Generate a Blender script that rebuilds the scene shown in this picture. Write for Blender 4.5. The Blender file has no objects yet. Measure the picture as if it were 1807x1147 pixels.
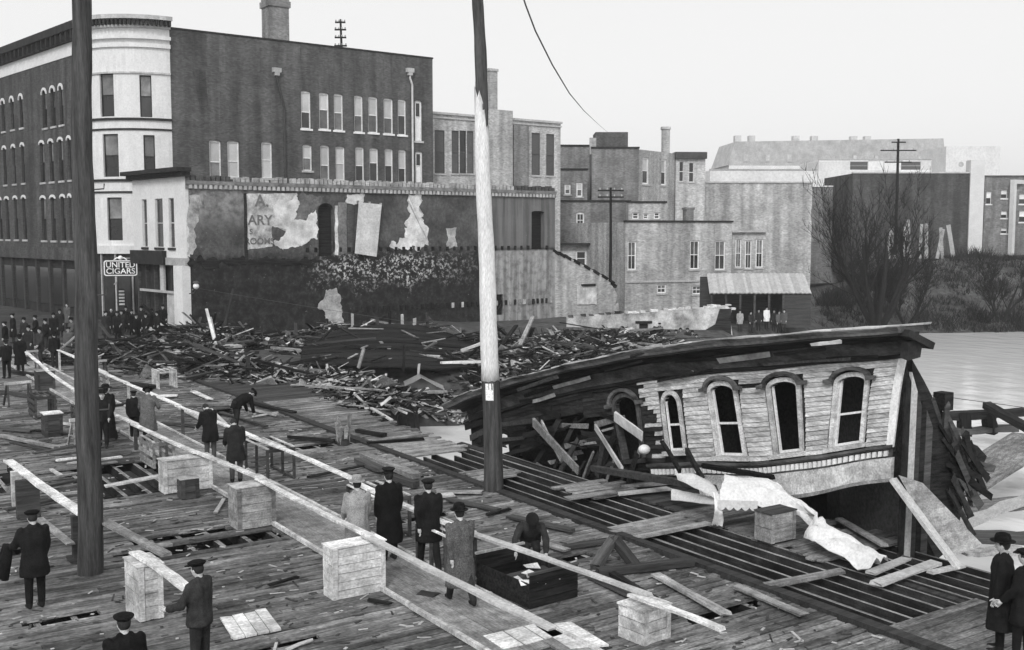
import bpy, bmesh, math, random, functools
from mathutils import Vector, Matrix, Euler, noise
random.seed(11)
R = math.radians
SC = bpy.context.scene
COL = SC.collection

# ---------------------------------------------------------------- camera
F_PX, CAM_H, HOR, CXP, CYP = 1900.0, 6.6, 410.0, 903.5, 573.5     # lens measured on the 1807 x 1147 photograph
PITCH = math.atan((CYP - HOR) / F_PX)
TH = R(33.77)                     # the street runs along world +Y, the camera looks 33.8 degrees to its right
cam = bpy.data.cameras.new('camera'); camo = bpy.data.objects.new('camera', cam); COL.objects.link(camo)
cam.sensor_width = 36.0; cam.lens = F_PX / 1807 * 36.0; cam.clip_end = 4000
camo.location = (0, 0, CAM_H); camo.rotation_euler = (math.pi / 2 - PITCH, 0, -TH)
SC.camera = camo

# ---------------------------------------------------------------- sky, sun, exposure (overcast spring daylight, silver print)
SUN_EL, SUN_AZ = 38.0, -168.0      # azimuth measured from the view axis, clockwise
sx = math.sin(R(SUN_AZ) + TH) * math.cos(R(SUN_EL)); sy = math.cos(R(SUN_AZ) + TH) * math.cos(R(SUN_EL)); sz = math.sin(R(SUN_EL))
w = bpy.data.worlds.new('World'); SC.world = w; w.use_nodes = True
nt = w.node_tree; nt.nodes.clear()
sky = nt.nodes.new('ShaderNodeTexSky'); sky.sky_type = 'NISHITA'; sky.sun_disc = False
sky.sun_elevation = R(SUN_EL); sky.sun_rotation = R(SUN_AZ) + TH
sky.air_density = 1.0; sky.dust_density = 4.0; sky.ozone_density = 1.0
bw = nt.nodes.new('ShaderNodeRGBToBW'); nt.links.new(sky.outputs[0], bw.inputs[0])
mx = nt.nodes.new('ShaderNodeMix'); mx.data_type = 'FLOAT'; mx.inputs[0].default_value = 0.72     # even cloud deck over the clear sky
nt.links.new(bw.outputs[0], mx.inputs[2]); mx.inputs[3].default_value = 7.0
bg = nt.nodes.new('ShaderNodeBackground'); bg.inputs[1].default_value = 0.13
nt.links.new(mx.outputs[0], bg.inputs[0])
wo = nt.nodes.new('ShaderNodeOutputWorld'); nt.links.new(bg.outputs[0], wo.inputs[0])
sl = bpy.data.lights.new('sun', 'SUN'); sl.energy = 1.35; sl.angle = R(14); sl.color = (1, 1, 1)
so = bpy.data.objects.new('sun', sl); COL.objects.link(so); so.rotation_euler = Vector((sx, sy, sz)).to_track_quat('Z', 'Y').to_euler()
vs = SC.view_settings; vs.view_transform = 'Standard'; vs.look = 'None'; vs.gamma = 1; vs.use_curve_mapping = False; vs.exposure = 0.25
SC.cycles.max_bounces = 6

# ---------------------------------------------------------------- geometry of the lens: pixel -> point on a real plane
cT, sT, cP, sP = math.cos(TH), math.sin(TH), math.cos(PITCH), math.sin(PITCH)
def C(xc, yc, z=0.0): return Vector((xc * cT + yc * sT, -xc * sT + yc * cT, z))
def ray(x, y):
    u = (x - CXP) / F_PX; v = -(y - CYP) / F_PX
    return C(u, cP + v * sP, -sP + v * cP)
def G(x, y, z=0.0):
    d = ray(x, y); t = (z - CAM_H) / d.z
    return Vector((d.x * t, d.y * t, z))
def onX(x, y, X): d = ray(x, y); t = X / d.x; return Vector((X, d.y * t, CAM_H + d.z * t))
def onY(x, y, Y): d = ray(x, y); t = Y / d.y; return Vector((d.x * t, Y, CAM_H + d.z * t))
def DP(x, y, dep):                       # point at a given distance along the view axis
    d = ray(x, y); f = d.x * sT + d.y * cT; t = dep / f
    return Vector((d.x * t, d.y * t, CAM_H + d.z * t))
def proj(P):
    xc = P[0] * cT - P[1] * sT; yc = P[0] * sT + P[1] * cT; z = P[2] - CAM_H
    c = yc * cP - z * sP; wv = yc * sP + z * cP
    return CXP + F_PX * xc / c, CYP - F_PX * wv / c

# ---------------------------------------------------------------- materials (grey: the photograph is a silver print)
MATS = {}
def M(name, v=.2, var=.3, scale=3.0, stretch=(1, 1, 1), rough=.85, bump=.3, rand=.15, v2=None, fine=0.25, metal=0.0, spec=.07, trans=0.0):
    """grey surface: broad noise between two tones, fine grain, tone shift by piece, small relief"""
    if name in MATS: return MATS[name]
    m = bpy.data.materials.new(name); m.use_nodes = True; t = m.node_tree; N = t.nodes; L = t.links
    b = N['Principled BSDF']; b.inputs['Roughness'].default_value = rough; b.inputs['Metallic'].default_value = metal
    b.inputs['Specular IOR Level'].default_value = spec
    if trans: b.inputs['Transmission Weight'].default_value = trans
    tc = N.new('ShaderNodeTexCoord'); oi = N.new('ShaderNodeObjectInfo'); ge = N.new('ShaderNodeNewGeometry')
    ad = N.new('ShaderNodeMath'); ad.operation = 'ADD'; L.new(oi.outputs['Random'], ad.inputs[0]); L.new(ge.outputs['Random Per Island'], ad.inputs[1])
    fr = N.new('ShaderNodeMath'); fr.operation = 'FRACT'; L.new(ad.outputs[0], fr.inputs[0])
    sc = N.new('ShaderNodeVectorMath'); sc.operation = 'SCALE'; sc.inputs[0].default_value = (37, 53, 71); L.new(fr.outputs[0], sc.inputs['Scale'])
    mp = N.new('ShaderNodeMapping'); mp.inputs['Scale'].default_value = stretch; L.new(tc.outputs['Object'], mp.inputs[0])
    va = N.new('ShaderNodeVectorMath'); L.new(mp.outputs[0], va.inputs[0]); L.new(sc.outputs[0], va.inputs[1])
    n1 = N.new('ShaderNodeTexNoise'); n1.inputs['Scale'].default_value = scale; n1.inputs['Detail'].default_value = 6; n1.inputs['Roughness'].default_value = .65; L.new(va.outputs[0], n1.inputs[0])
    n2 = N.new('ShaderNodeTexNoise'); n2.inputs['Scale'].default_value = scale * 9; n2.inputs['Detail'].default_value = 3; L.new(va.outputs[0], n2.inputs[0])
    mr = N.new('ShaderNodeMapRange'); mr.inputs[1].default_value = .32; mr.inputs[2].default_value = .68
    mr.inputs[3].default_value = v * (1 - var); mr.inputs[4].default_value = v2 if v2 is not None else v * (1 + var); L.new(n1.outputs[0], mr.inputs[0])
    m2 = N.new('ShaderNodeMapRange'); m2.inputs[1].default_value = .3; m2.inputs[2].default_value = .7; m2.inputs[3].default_value = 1 - fine; m2.inputs[4].default_value = 1 + fine; L.new(n2.outputs[0], m2.inputs[0])
    m3 = N.new('ShaderNodeMapRange'); m3.inputs[3].default_value = 1 - rand; m3.inputs[4].default_value = 1 + rand; L.new(fr.outputs[0], m3.inputs[0])
    a = N.new('ShaderNodeMath'); a.operation = 'MULTIPLY'; L.new(mr.outputs[0], a.inputs[0]); L.new(m2.outputs[0], a.inputs[1])
    c = N.new('ShaderNodeMath'); c.operation = 'MULTIPLY'; L.new(a.outputs[0], c.inputs[0]); L.new(m3.outputs[0], c.inputs[1])
    L.new(c.outputs[0], b.inputs['Base Color'])
    if bump:
        bp = N.new('ShaderNodeBump'); bp.inputs['Strength'].default_value = bump; bp.inputs['Distance'].default_value = .02
        L.new(n2.outputs[0], bp.inputs['Height']); L.new(bp.outputs[0], b.inputs['Normal'])
    MATS[name] = m; return m
def MBrick(name, v=.16, mortar=.22, var=.25, bw_=.24, bh=.085, rough=.9):
    if name in MATS: return MATS[name]
    m = M(name, v, var, .35, (1, 1, 1), rough, 0, 0, fine=.16); t = m.node_tree; N = t.nodes; L = t.links; b = N['Principled BSDF']
    src = b.inputs['Base Color'].links[0].from_socket
    tc = N.new('ShaderNodeTexCoord'); s = N.new('ShaderNodeSeparateXYZ'); L.new(tc.outputs['Object'], s.inputs[0])
    ad = N.new('ShaderNodeMath'); L.new(s.outputs[0], ad.inputs[0]); L.new(s.outputs[1], ad.inputs[1])
    cb = N.new('ShaderNodeCombineXYZ'); L.new(ad.outputs[0], cb.inputs[0]); L.new(s.outputs[2], cb.inputs[1])
    sm = N.new('ShaderNodeMapping'); sm.inputs['Scale'].default_value = (1.1, 1.1, .07); L.new(tc.outputs['Object'], sm.inputs[0])
    sn = N.new('ShaderNodeTexNoise'); sn.inputs['Scale'].default_value = 1.0; sn.inputs['Detail'].default_value = 5; L.new(sm.outputs[0], sn.inputs[0])
    sr = N.new('ShaderNodeMapRange'); sr.inputs[1].default_value = .35; sr.inputs[2].default_value = .65; sr.inputs[3].default_value = .68; sr.inputs[4].default_value = 1.18; L.new(sn.outputs[0], sr.inputs[0])
    sq = N.new('ShaderNodeMath'); sq.operation = 'MULTIPLY'; L.new(src, sq.inputs[0]); L.new(sr.outputs[0], sq.inputs[1]); src = sq.outputs[0]
    bt = N.new('ShaderNodeTexBrick'); L.new(cb.outputs[0], bt.inputs[0]); bt.inputs['Scale'].default_value = 1; bt.inputs['Brick Width'].default_value = bw_; bt.inputs['Row Height'].default_value = bh
    bt.inputs['Mortar Size'].default_value = .012; bt.inputs['Color1'].default_value = (.72, .72, .72, 1); bt.inputs['Color2'].default_value = (1.25, 1.25, 1.25, 1)
    k = mortar / v; bt.inputs['Mortar'].default_value = (k, k, k, 1)
    mu = N.new('ShaderNodeMix'); mu.data_type = 'RGBA'; mu.blend_type = 'MULTIPLY'; mu.inputs[0].default_value = 1
    L.new(src, mu.inputs[6]); L.new(bt.outputs[0], mu.inputs[7]); L.new(mu.outputs[2], b.inputs['Base Color'])
    bp = N.new('ShaderNodeBump'); bp.inputs['Strength'].default_value = .5; bp.inputs['Distance'].default_value = .01; bp.invert = True
    L.new(bt.outputs['Fac'], bp.inputs['Height']); L.new(bp.outputs[0], b.inputs['Normal'])
    return m
WG = (.35, 5, 5)       # grain along local X
M('deck_wood', .14, .5, 1.6, (.5, 4, 4), .85, .6, .38, fine=.45)
M('walk_wood', .25, .2, 1.6, (4, .4, 4), .8, .4, .12, fine=.3)
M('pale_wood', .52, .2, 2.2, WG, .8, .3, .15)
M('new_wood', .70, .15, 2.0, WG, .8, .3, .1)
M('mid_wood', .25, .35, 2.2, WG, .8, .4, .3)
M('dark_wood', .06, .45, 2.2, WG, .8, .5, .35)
M('char', .014, .6, 3.0, WG, .85, .8, .4, v2=.034)
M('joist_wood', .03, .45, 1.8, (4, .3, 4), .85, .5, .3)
M('pole_dark', .055, .5, 2.0, (5, 5, .35), .85, .8, .1, v2=.10)
M('pole_white', .72, .15, 2.0, (4, 4, .5), .8, .5, .05)
M('paper', .78, .08, 3, rough=.7, bump=.1)
M('mud', .02, .5, .8, rough=.7, bump=.6, fine=.4)
M('earth', .075, .45, .25, rough=.95, bump=.6, fine=.4)
M('road', .05, .35, .5, rough=.95, bump=.5, fine=.4)
MBrick('dark_brick', .105, .10, .22)
MBrick('left_brick', .075, .09, .3)
MBrick('grey_brick', .21, .23, .25)
MBrick('pale_brick', .42, .42, .25)
MBrick('light_brick', .5, .5, .15)
M('white_stone', .66, .08, .8, fine=.08, bump=.1, rand=.03)
M('trim_white', .78, .15, 2, fine=.15, rand=.08)
M('stone', .42, .2, 2, fine=.2)
M('dark_trim', .03, .4, 2)
M('roof_dark', .07, .35, .6)
M('iron', .07, .3, 4, rough=.5)
M('pane_dark', .03, .5, .6, rough=.12, bump=0, spec=.5, fine=.05, rand=.5)
M('pane_blind_sky', .50, .15, 1.0, rough=.25, bump=0, spec=.5, fine=.05, rand=.15)  # pale panes: blinds plus sky reflection painted into the base
M('pane_mid', .14, .6, .8, rough=.15, bump=0, spec=.5, fine=.05, rand=.4)
M('shutter', .11, .2, 3, (1, 1, 8))
M('far_grey', .5, .2, .3, fine=.15)  # pale far buildings, paled further to paint in distance haze
M('far_white', .75, .1, .3, fine=.1)
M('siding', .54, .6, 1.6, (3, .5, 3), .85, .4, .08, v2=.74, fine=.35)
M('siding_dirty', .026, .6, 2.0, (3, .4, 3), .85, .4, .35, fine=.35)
M('frieze', .05, .6, 1.6, (2, .6, 2), .85, .4, .2, v2=.16)  # frieze tone darkened to paint in shadow from the cornice overhang
M('canvas', .66, .1, 2.0, rough=.9, bump=.3, fine=.12)
M('plaster', .62, .25, .8, rough=.95, bump=.3, fine=.15)
M('rubble', .10, .6, 2.0, rough=.95, bump=.5, rand=.75, fine=.4)
M('rubble_pale', .42, .4, 2.0, rough=.95, bump=.5, rand=.5, fine=.3)
M('bark', .02, .4, 4, (3, 3, .6), .9, .6)
M('twig', .02, .3, 3, rough=.95, bump=0)
M('brush', .03, .5, .6, rough=1, bump=0, rand=.5)
M('skin', .5, .1, 6, rough=.6, bump=0)
M('hair', .03, .3, 20, rough=.6)
M('cloth_black', .012, .4, 6, rough=.95, bump=.2, rand=.3)
M('cloth_dark', .028, .4, 6, rough=.95, bump=.2, rand=.3)
M('cloth_grey', .105, .35, 6, rough=.95, bump=.6, rand=.1, fine=.5)
M('cloth_mid', .085, .25, 6, rough=.95, bump=.2, rand=.2)
M('cloth_light', .32, .25, 6, rough=.95, bump=.5, rand=.1, fine=.3)
M('cloth_white', .70, .1, 6, rough=.95, bump=.1)
M('leather', .02, .3, 10, rough=.5)
M('sign_black', .02, .2, 3, rough=.4)
M('sign_white', .85, .04, 3, rough=.5, bump=0)
M('faded_paint', .16, .2, 3, bump=0)
M('globe', .85, .03, 3, rough=.3, bump=0)
# grime that runs over the planks of the deck, fixed to the place and not to the plank
def grime(name, lo, hi, s1, s2):
    m = MATS[name]; t = m.node_tree; N = t.nodes; L = t.links; b = N['Principled BSDF']; src = b.inputs['Base Color'].links[0].from_socket
    g = N.new('ShaderNodeNewGeometry'); out = src
    for sc_, a0, a1, k0, k1 in ((s1, .35, .65, lo, hi), (s2, .3, .7, .72, 1.3), (s2 * 5, .3, .7, .75, 1.25)):
        n = N.new('ShaderNodeTexNoise'); n.inputs['Scale'].default_value = sc_; n.inputs['Detail'].default_value = 4; L.new(g.outputs['Position'], n.inputs[0])
        r = N.new('ShaderNodeMapRange'); r.inputs[1].default_value = a0; r.inputs[2].default_value = a1; r.inputs[3].default_value = k0; r.inputs[4].default_value = k1; L.new(n.outputs[0], r.inputs[0])
        q = N.new('ShaderNodeMath'); q.operation = 'MULTIPLY'; L.new(out, q.inputs[0]); L.new(r.outputs[0], q.inputs[1]); out = q.outputs[0]
    L.new(out, b.inputs['Base Color'])
grime('deck_wood', .6, 1.45, .45, 3.0); grime('walk_wood', .75, 1.2, .5, 4.0); grime('mid_wood', .8, 1.25, 1.2, 6.0); grime('pale_wood', .7, 1.2, 1.5, 5.0); grime('new_wood', .72, 1.12, 1.1, 4.0); grime('joist_wood', .6, 1.3, 1.0, 5.0)
def mat(n): return MATS[n]

# ---------------------------------------------------------------- mesh helpers
class MB:
    def __init__(s): s.v = []; s.f = []; s.mi = []
    def add(s, vs, fs, mi=0):
        o = len(s.v); s.v += [tuple(p) for p in vs]; s.f += [tuple(i + o for i in q) for q in fs]; s.mi += [mi] * len(fs); return s
    def box(s, x0, x1, y0, y1, z0, z1, M4=None, mi=0, jit=0):
        p = [Vector((x, y, z)) for z in (z0, z1) for y in (y0, y1) for x in (x0, x1)]
        if jit: p = [q + Vector((random.uniform(-jit, jit), random.uniform(-jit, jit), random.uniform(-jit, jit))) for q in p]
        if M4: p = [M4 @ q for q in p]
        return s.add(p, [(0, 2, 3, 1), (4, 5, 7, 6), (0, 1, 5, 4), (1, 3, 7, 5), (3, 2, 6, 7), (2, 0, 4, 6)], mi)
    def beam(s, p, q, w_, t_, up=Vector((0, 0, 1)), mi=0, jit=0, n=1, sag=0):
        p = Vector(p); q = Vector(q); d = q - p; L_ = d.length; d.normalize()
        if abs(d.dot(up)) > .98: up = Vector((1, 0, 0))
        sd = d.cross(up).normalized(); u = sd.cross(d).normalized(); vs = []; fs = []
        for i in range(n + 1):
            k = i / n; c = p + d * L_ * k - u * (sag * 4 * k * (1 - k))
            for a_, b_ in ((-1, -1), (1, -1), (1, 1), (-1, 1)):
                vs.append(c + sd * (a_ * w_ / 2 + random.uniform(-jit, jit)) + u * (b_ * t_ / 2 + random.uniform(-jit, jit)) + d * (random.uniform(-3 * jit, 3 * jit) if i in (0, n) else 0))
        for i in range(n):
            o = i * 4
            for k in range(4): fs.append((o + k, o + (k + 1) % 4, o + 4 + (k + 1) % 4, o + 4 + k))
        fs += [(3, 2, 1, 0), (n * 4, n * 4 + 1, n * 4 + 2, n * 4 + 3)]
        return s.add(vs, fs, mi)
    def tube(s, path, rad, n=8, cap=True, mi=0):
        path = [Vector(p) for p in path]; vs = []; fs = []
        if not isinstance(rad, (list, tuple)): rad = [rad] * len(path)
        pr = None
        for i, p in enumerate(path):
            d = (path[min(i + 1, len(path) - 1)] - path[max(i - 1, 0)]).normalized()
            if pr is None: a_ = d.orthogonal().normalized()
            else: a_ = (pr - d * pr.dot(d)); a_ = a_.normalized() if a_.length > 1e-5 else d.orthogonal().normalized()
            pr = a_; b_ = d.cross(a_)
            for k in range(n):
                an = 2 * math.pi * k / n; vs.append(p + (a_ * math.cos(an) + b_ * math.sin(an)) * rad[i])
        for i in range(len(path) - 1):
            for k in range(n): fs.append((i * n + k, i * n + (k + 1) % n, i * n + n + (k + 1) % n, i * n + n + k))
        if cap: fs += [tuple(range(n))[::-1], tuple(range((len(path) - 1) * n, len(path) * n))]
        return s.add(vs, fs, mi)
    def lathe(s, prof, n=16, c=(0, 0, 0), mi=0, sx_=1, sy_=1):
        vs = []; fs = []
        for r_, z in prof:
            for k in range(n):
                an = 2 * math.pi * k / n; vs.append((c[0] + r_ * math.cos(an) * sx_, c[1] + r_ * math.sin(an) * sy_, c[2] + z))
        for i in range(len(prof) - 1):
            for k in range(n): fs.append((i * n + k, i * n + (k + 1) % n, i * n + n + (k + 1) % n, i * n + n + k))
        fs += [tuple(range(n))[::-1], tuple(range((len(prof) - 1) * n, len(prof) * n))]
        return s.add(vs, fs, mi)
    def ball(s, c, r_, n=8, m_=6, rz=None, mi=0, ry=None):
        rz = rz or r_; ry = ry or r_
        prof = [(max(.001, math.sin(math.pi * i / m_)), -math.cos(math.pi * i / m_)) for i in range(m_ + 1)]
        vs = []; fs = []
        for a_, z in prof:
            for k in range(n):
                an = 2 * math.pi * k / n; vs.append((c[0] + r_ * a_ * math.cos(an), c[1] + ry * a_ * math.sin(an), c[2] + z * rz))
        for i in range(m_):
            for k in range(n): fs.append((i * n + k, i * n + (k + 1) % n, i * n + n + (k + 1) % n, i * n + n + k))
        fs += [tuple(range(n))[::-1], tuple(range(m_ * n, m_ * n + n))]
        return s.add(vs, fs, mi)
    def prism(s, pts, y0, y1, mi=0):          # polygon in the XZ plane, extruded along Y
        n = len(pts); vs = [(x, y0, z) for x, z in pts] + [(x, y1, z) for x, z in pts]
        fs = [tuple(range(n)), tuple(range(2 * n - 1, n - 1, -1))] + [(i, i + n, (i + 1) % n + n, (i + 1) % n) for i in range(n)]
        return s.add(vs, fs, mi)
    def mesh(s, name, mats, fm=None, smooth=False):
        me = bpy.data.meshes.new(name); me.from_pydata([fm(*p) for p in s.v] if fm else s.v, [], s.f)
        for m_ in (mats if isinstance(mats, (list, tuple)) else [mats]): me.materials.append(mat(m_))
        if len(set(s.mi)) > 1: me.polygons.foreach_set('material_index', s.mi)
        if smooth: me.polygons.foreach_set('use_smooth', [True] * len(me.polygons))
        me.update(); return me
    def build(s, name, mats, parent=None, fm=None, smooth=False):
        return link(name, s.mesh(name, mats, fm, smooth), parent)
def link(name, me, parent=None, loc=None, rot=None, scl=None):
    o = bpy.data.objects.new(name, me); COL.objects.link(o)
    if parent: o.parent = parent
    if loc is not None: o.location = loc
    if rot is not None: o.rotation_euler = rot
    if scl is not None: o.scale = scl
    return o
def tag(o, label=None, cat=None, group=None, kind=None):
    if label: o['label'] = label
    if cat: o['category'] = cat
    if group: o['group'] = group
    if kind: o['kind'] = kind
    return o
def thing(name, label, cat, loc=(0, 0, 0), rz=0.0, group=None):
    o = link(name, None, None, loc, (0, 0, rz)); o.empty_display_size = .2; return tag(o, label, cat, group)
def struct(o): o['kind'] = 'structure'; return o
def stuff(o, label=None, cat=None): return tag(o, label, cat, None, 'stuff')
def copy_tree(o, parent=None):
    c = o.copy(); COL.objects.link(c); c.parent = parent
    for ch in list(o.children): copy_tree(ch, c)
    return c
TMP = bpy.data.scenes.new('workbench')          # small side scene, so that modifiers and text evaluate quickly; removed at the end
def evaluated(ob):
    TMP.collection.objects.link(ob)
    with bpy.context.temp_override(scene=TMP, view_layer=TMP.view_layers[0]):
        dg = bpy.context.evaluated_depsgraph_get(); return bpy.data.meshes.new_from_object(ob.evaluated_get(dg))
def fcurve(bx, size, align='CENTER'):         # lettering as a mesh, in the XZ plane
    cu = bpy.data.curves.new('lettering', 'FONT'); cu.body = bx; cu.size = size; cu.align_x = align; cu.align_y = 'CENTER'; cu.extrude = .008; cu.offset = size * .012
    ob = bpy.data.objects.new('lettering', cu); me = evaluated(ob); bpy.data.objects.remove(ob); bpy.data.curves.remove(cu)
    me.transform(Matrix.Rotation(math.pi / 2, 4, 'X')); return me
def smooth01(t): t = min(1, max(0, t)); return t * t * (3 - 2 * t)
def interp(x, xs, ys):
    if x <= xs[0]: return ys[0]
    for i in range(len(xs) - 1):
        if x <= xs[i + 1]: k = (x - xs[i]) / (xs[i + 1] - xs[i]); return ys[i] + (ys[i + 1] - ys[i]) * k
    return ys[-1]

# ================================================================ SETTING: river, land, street deck
WATER = -3.0
def shore(r): return interp(r, [-.5, -.16, -.05, .05, .2, .28, .37, .5, .8], [58, 50, 50, 58, 74, 84, 95, 98, 100])
def landh(xc, yc):
    r = xc / yc; ys = shore(r)
    zp = interp(r, [-.3, -.1, .05, .2, .28, .40, 1], [-.25, -.3, -.6, -.9, -.6, 3.6, 4.2]); wd = interp(r, [-.2, .2, .28, .37], [7, 9, 14, 27])
    k = smooth01((yc - ys) / wd)
    return -4.2 + (zp + 4.2) * k + (noise.noise(Vector((xc * .23, yc * .23, 0))) * .35 * k if r > -.1 else 0)
mb = MB(); xs = []
rs = [-1.0, -.8, -.6] + [-.5 + i * .0225 for i in range(61)] + [1.0, 1.4]; ys_ = [36 + i * 1.3 for i in range(75)] + [140, 160, 200, 280, 400, 700, 1200, 2500]
vs_ = [C(r * y, y, landh(r * y, y)) for y in ys_ for r in rs]; n_ = len(rs)
mb.add(vs_, [(j * n_ + i, j * n_ + i + 1, (j + 1) * n_ + i + 1, (j + 1) * n_ + i) for j in range(len(ys_) - 1) for i in range(n_ - 1)])
struct(mb.build('river_bank', 'earth', smooth=True))
# river
def water_mat():
    m = bpy.data.materials.new('river_water'); m.use_nodes = True; t = m.node_tree; N = t.nodes; L = t.links; b = N['Principled BSDF']
    b.inputs['Base Color'].default_value = (.72, .72, .72, 1); b.inputs['Roughness'].default_value = .08; b.inputs['IOR'].default_value = 1.333  # silty base, paled further to paint in the sky's reflection
    tc = N.new('ShaderNodeTexCoord'); mp = N.new('ShaderNodeMapping'); mp.inputs['Scale'].default_value = (.5, .28, 1); L.new(tc.outputs['Object'], mp.inputs[0])
    n1 = N.new('ShaderNodeTexNoise'); n1.inputs['Scale'].default_value = 1.2; n1.inputs['Detail'].default_value = 6; L.new(mp.outputs[0], n1.inputs[0])
    bp = N.new('ShaderNodeBump'); bp.inputs['Strength'].default_value = .35; bp.inputs['Distance'].default_value = .2; L.new(n1.outputs[0], bp.inputs['Height']); L.new(bp.outputs[0], b.inputs['Normal'])
    MATS['river_water'] = m
water_mat()
mb = MB(); mb.add([C(-150, -20, WATER), C(500, -20, WATER), C(500, 140, WATER), C(-150, 140, WATER)], [(0, 1, 2, 3)]); struct(mb.build('river', 'river_water'))
# near-black mud added under the bridge street to keep the deck gaps dark
mb = MB(); NX = 20
g = [(-2 + i * 1.0, 4 + j * 1.15, -2.1 + .3 * noise.noise(Vector((i * .4, j * .4, 3))) - (1.6 * smooth01((i - 16.5) / 3.0))) for j in range(30) for i in range(NX)]
mb.add(g, [(j * NX + i, j * NX + i + 1, (j + 1) * NX + i + 1, (j + 1) * NX + i) for j in range(29) for i in range(NX - 1)]); struct(mb.build('added_mud_bank', 'mud', smooth=True))
# the street beyond the timber deck
mb = MB(); mb.add([(-60, 63.9, -.03), (18.5, 63.9, -.03), (22, 70, -.03), (24, 140, -.03), (-60, 140, -.03)], [(0, 1, 2, 3, 4)]); struct(mb.build('street', 'road'))
mb = MB(); mb.box(18.2, 21.4, 60, 72, -.15, .12); struct(mb.build('pavement', 'stone'))

# ---- timber deck of the street: planks on stringers
deck = struct(link('street_deck', None)); 
HOLES = [(6.1, 8.65, 27.5, 31.6), (5.3, 8.75, 21.95, 22.65), (5.7, 7.9, 23.15, 23.5), (3.4, 5.2, 29.6, 33.5), (2.2, 3.9, 23.7, 24.2), (12.2, 14.6, 30.5, 31.2), (12.7, 14.6, 25.1, 25.6), (10.9, 12.2, 33.6, 34.0), (11.6, 13.4, 17.0, 17.45), (12.4, 14.2, 13.0, 13.35), (3.0, 4.2, 19.0, 19.35), (5.6, 7.0, 16.0, 16.25), (11.2, 12.6, 21.5, 21.9), (5.0, 6.6, 35.2, 36.4), (12.0, 13.6, 38.0, 39.4)]
rng = random.Random(5); PW = .205; allp = []
a = 8.4
while a < 64.2:
    pw = PW * rng.uniform(.85, 1.15); x = rng.uniform(-2.5, -.2)
    while x < 14.62:
        L_ = rng.uniform(2.6, 4.6); x1 = min(x + L_, 14.62 + rng.uniform(-.06, .1))
        segs = [(x, x1)]
        for h in HOLES:
            if h[2] < a + pw / 2 < h[3]:
                j0 = h[0] + rng.uniform(-.25, .25) * min(1, (h[3] - h[2])); j1 = h[1] + rng.uniform(-.1, .1); ns = []
                for s0, s1 in segs:
                    if s1 <= j0 or s0 >= j1: ns.append((s0, s1)); continue
                    if j0 - s0 > .25: ns.append((s0, j0))
                    if s1 - j1 > .25: ns.append((j1, s1))
                segs = ns
        for s0, s1 in segs: allp.append((s0, s1 - .012, a, pw - rng.choice((.014, .02, .03, .045)), rng.uniform(-.014, .012), rng.uniform(-.02, .02)))
        x = x1
        if x1 >= 14.5: break
    a += pw
def inview(x, y, z=0, m=60):
    if x * sT + y * cT < 2: return False
    q = proj((x, y, z)); return -m < q[0] < 1807 + m and -m < q[1] < 1147 + m
vis = [p for p in allp if any(inview(p[0] + (p[1] - p[0]) * k, p[2]) for k in (0, .33, .66, 1))]
vis.sort(key=lambda p: (p[0] + p[1]) ** 2 / 4 * 0 + ((p[0] + p[1]) / 2 * sT + p[2] * cT))
PLK = []
for i in range(6):
    mb = MB(); r2 = random.Random(i); nseg = 4; vs = []; fs = []
    for k in range(nseg + 1):
        zt = r2.uniform(-.007, .005); e0 = r2.uniform(0, .05); e1 = r2.uniform(0, .05)
        vs += [(k / nseg, 0 + .0, -.055), (k / nseg, 1, -.055), (k / nseg, 1 - e0 * .6, zt), (k / nseg, e1 * .6, zt)]
    for k in range(nseg):
        o = k * 4
        for q in range(4): fs.append((o + q, o + (q + 1) % 4, o + 4 + (q + 1) % 4, o + 4 + q))
    fs += [(3, 2, 1, 0), (nseg * 4, nseg * 4 + 1, nseg * 4 + 2, nseg * 4 + 3)]
    mb.add(vs, fs); PLK.append(mb)
def plank_mesh(i, me='plank'): return PLK[i].mesh(me, 'deck_wood')
pm = []
for i in range(6):
    for L_ in (1.0, 2.0, 3.0, 4.0):
        me = MB(); me.add([(p[0] * L_, p[1] * .19, p[2]) for p in PLK[i].v], PLK[i].f); pm.append((L_, me.mesh('plank', 'deck_wood')))
for p in vis[:300]:
    L_ = p[1] - p[0]; c = min((q for q in pm), key=lambda q: abs(q[0] - L_) + rng.random() * .3)
    link('plank', c[1], deck, (p[0], p[2], p[4]), (p[5], 0, rng.uniform(-.002, .002)), (L_ / c[0], p[3] / .19, 1))
mb = MB()
for p in vis[300:]:
    q = PLK[rng.randrange(6)]; L_ = p[1] - p[0]
    mb.add([(p[0] + v[0] * L_, p[2] + v[1] * p[3], p[4] + v[2]) for v in q.v], q.f)
stuff(mb.build('planking', 'deck_wood', deck))
M('joist_lit_top', .22, .6, 2.2, (3, .5, 3), .85, .4, .2, fine=.4)  # lit upper edges painted in: pale top faces over near-black sides
# stringers below: each a timber
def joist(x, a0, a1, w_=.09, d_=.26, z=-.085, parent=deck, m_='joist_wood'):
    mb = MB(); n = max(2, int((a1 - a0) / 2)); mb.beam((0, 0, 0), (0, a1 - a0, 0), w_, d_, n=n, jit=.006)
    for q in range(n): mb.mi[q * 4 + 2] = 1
    return link('joist', mb.mesh('joist', [m_, 'joist_lit_top']), parent, (x, a0, z - d_ / 2))
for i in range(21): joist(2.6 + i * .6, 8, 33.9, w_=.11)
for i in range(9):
    mb = MB(); mb.beam((0, 0, 0), (17.3, 0, 0), .3, .32); link('cross_beam', mb.mesh('cross_beam', 'dark_wood'), deck, (-.2, 9 + i * 3.1, -.56))
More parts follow.
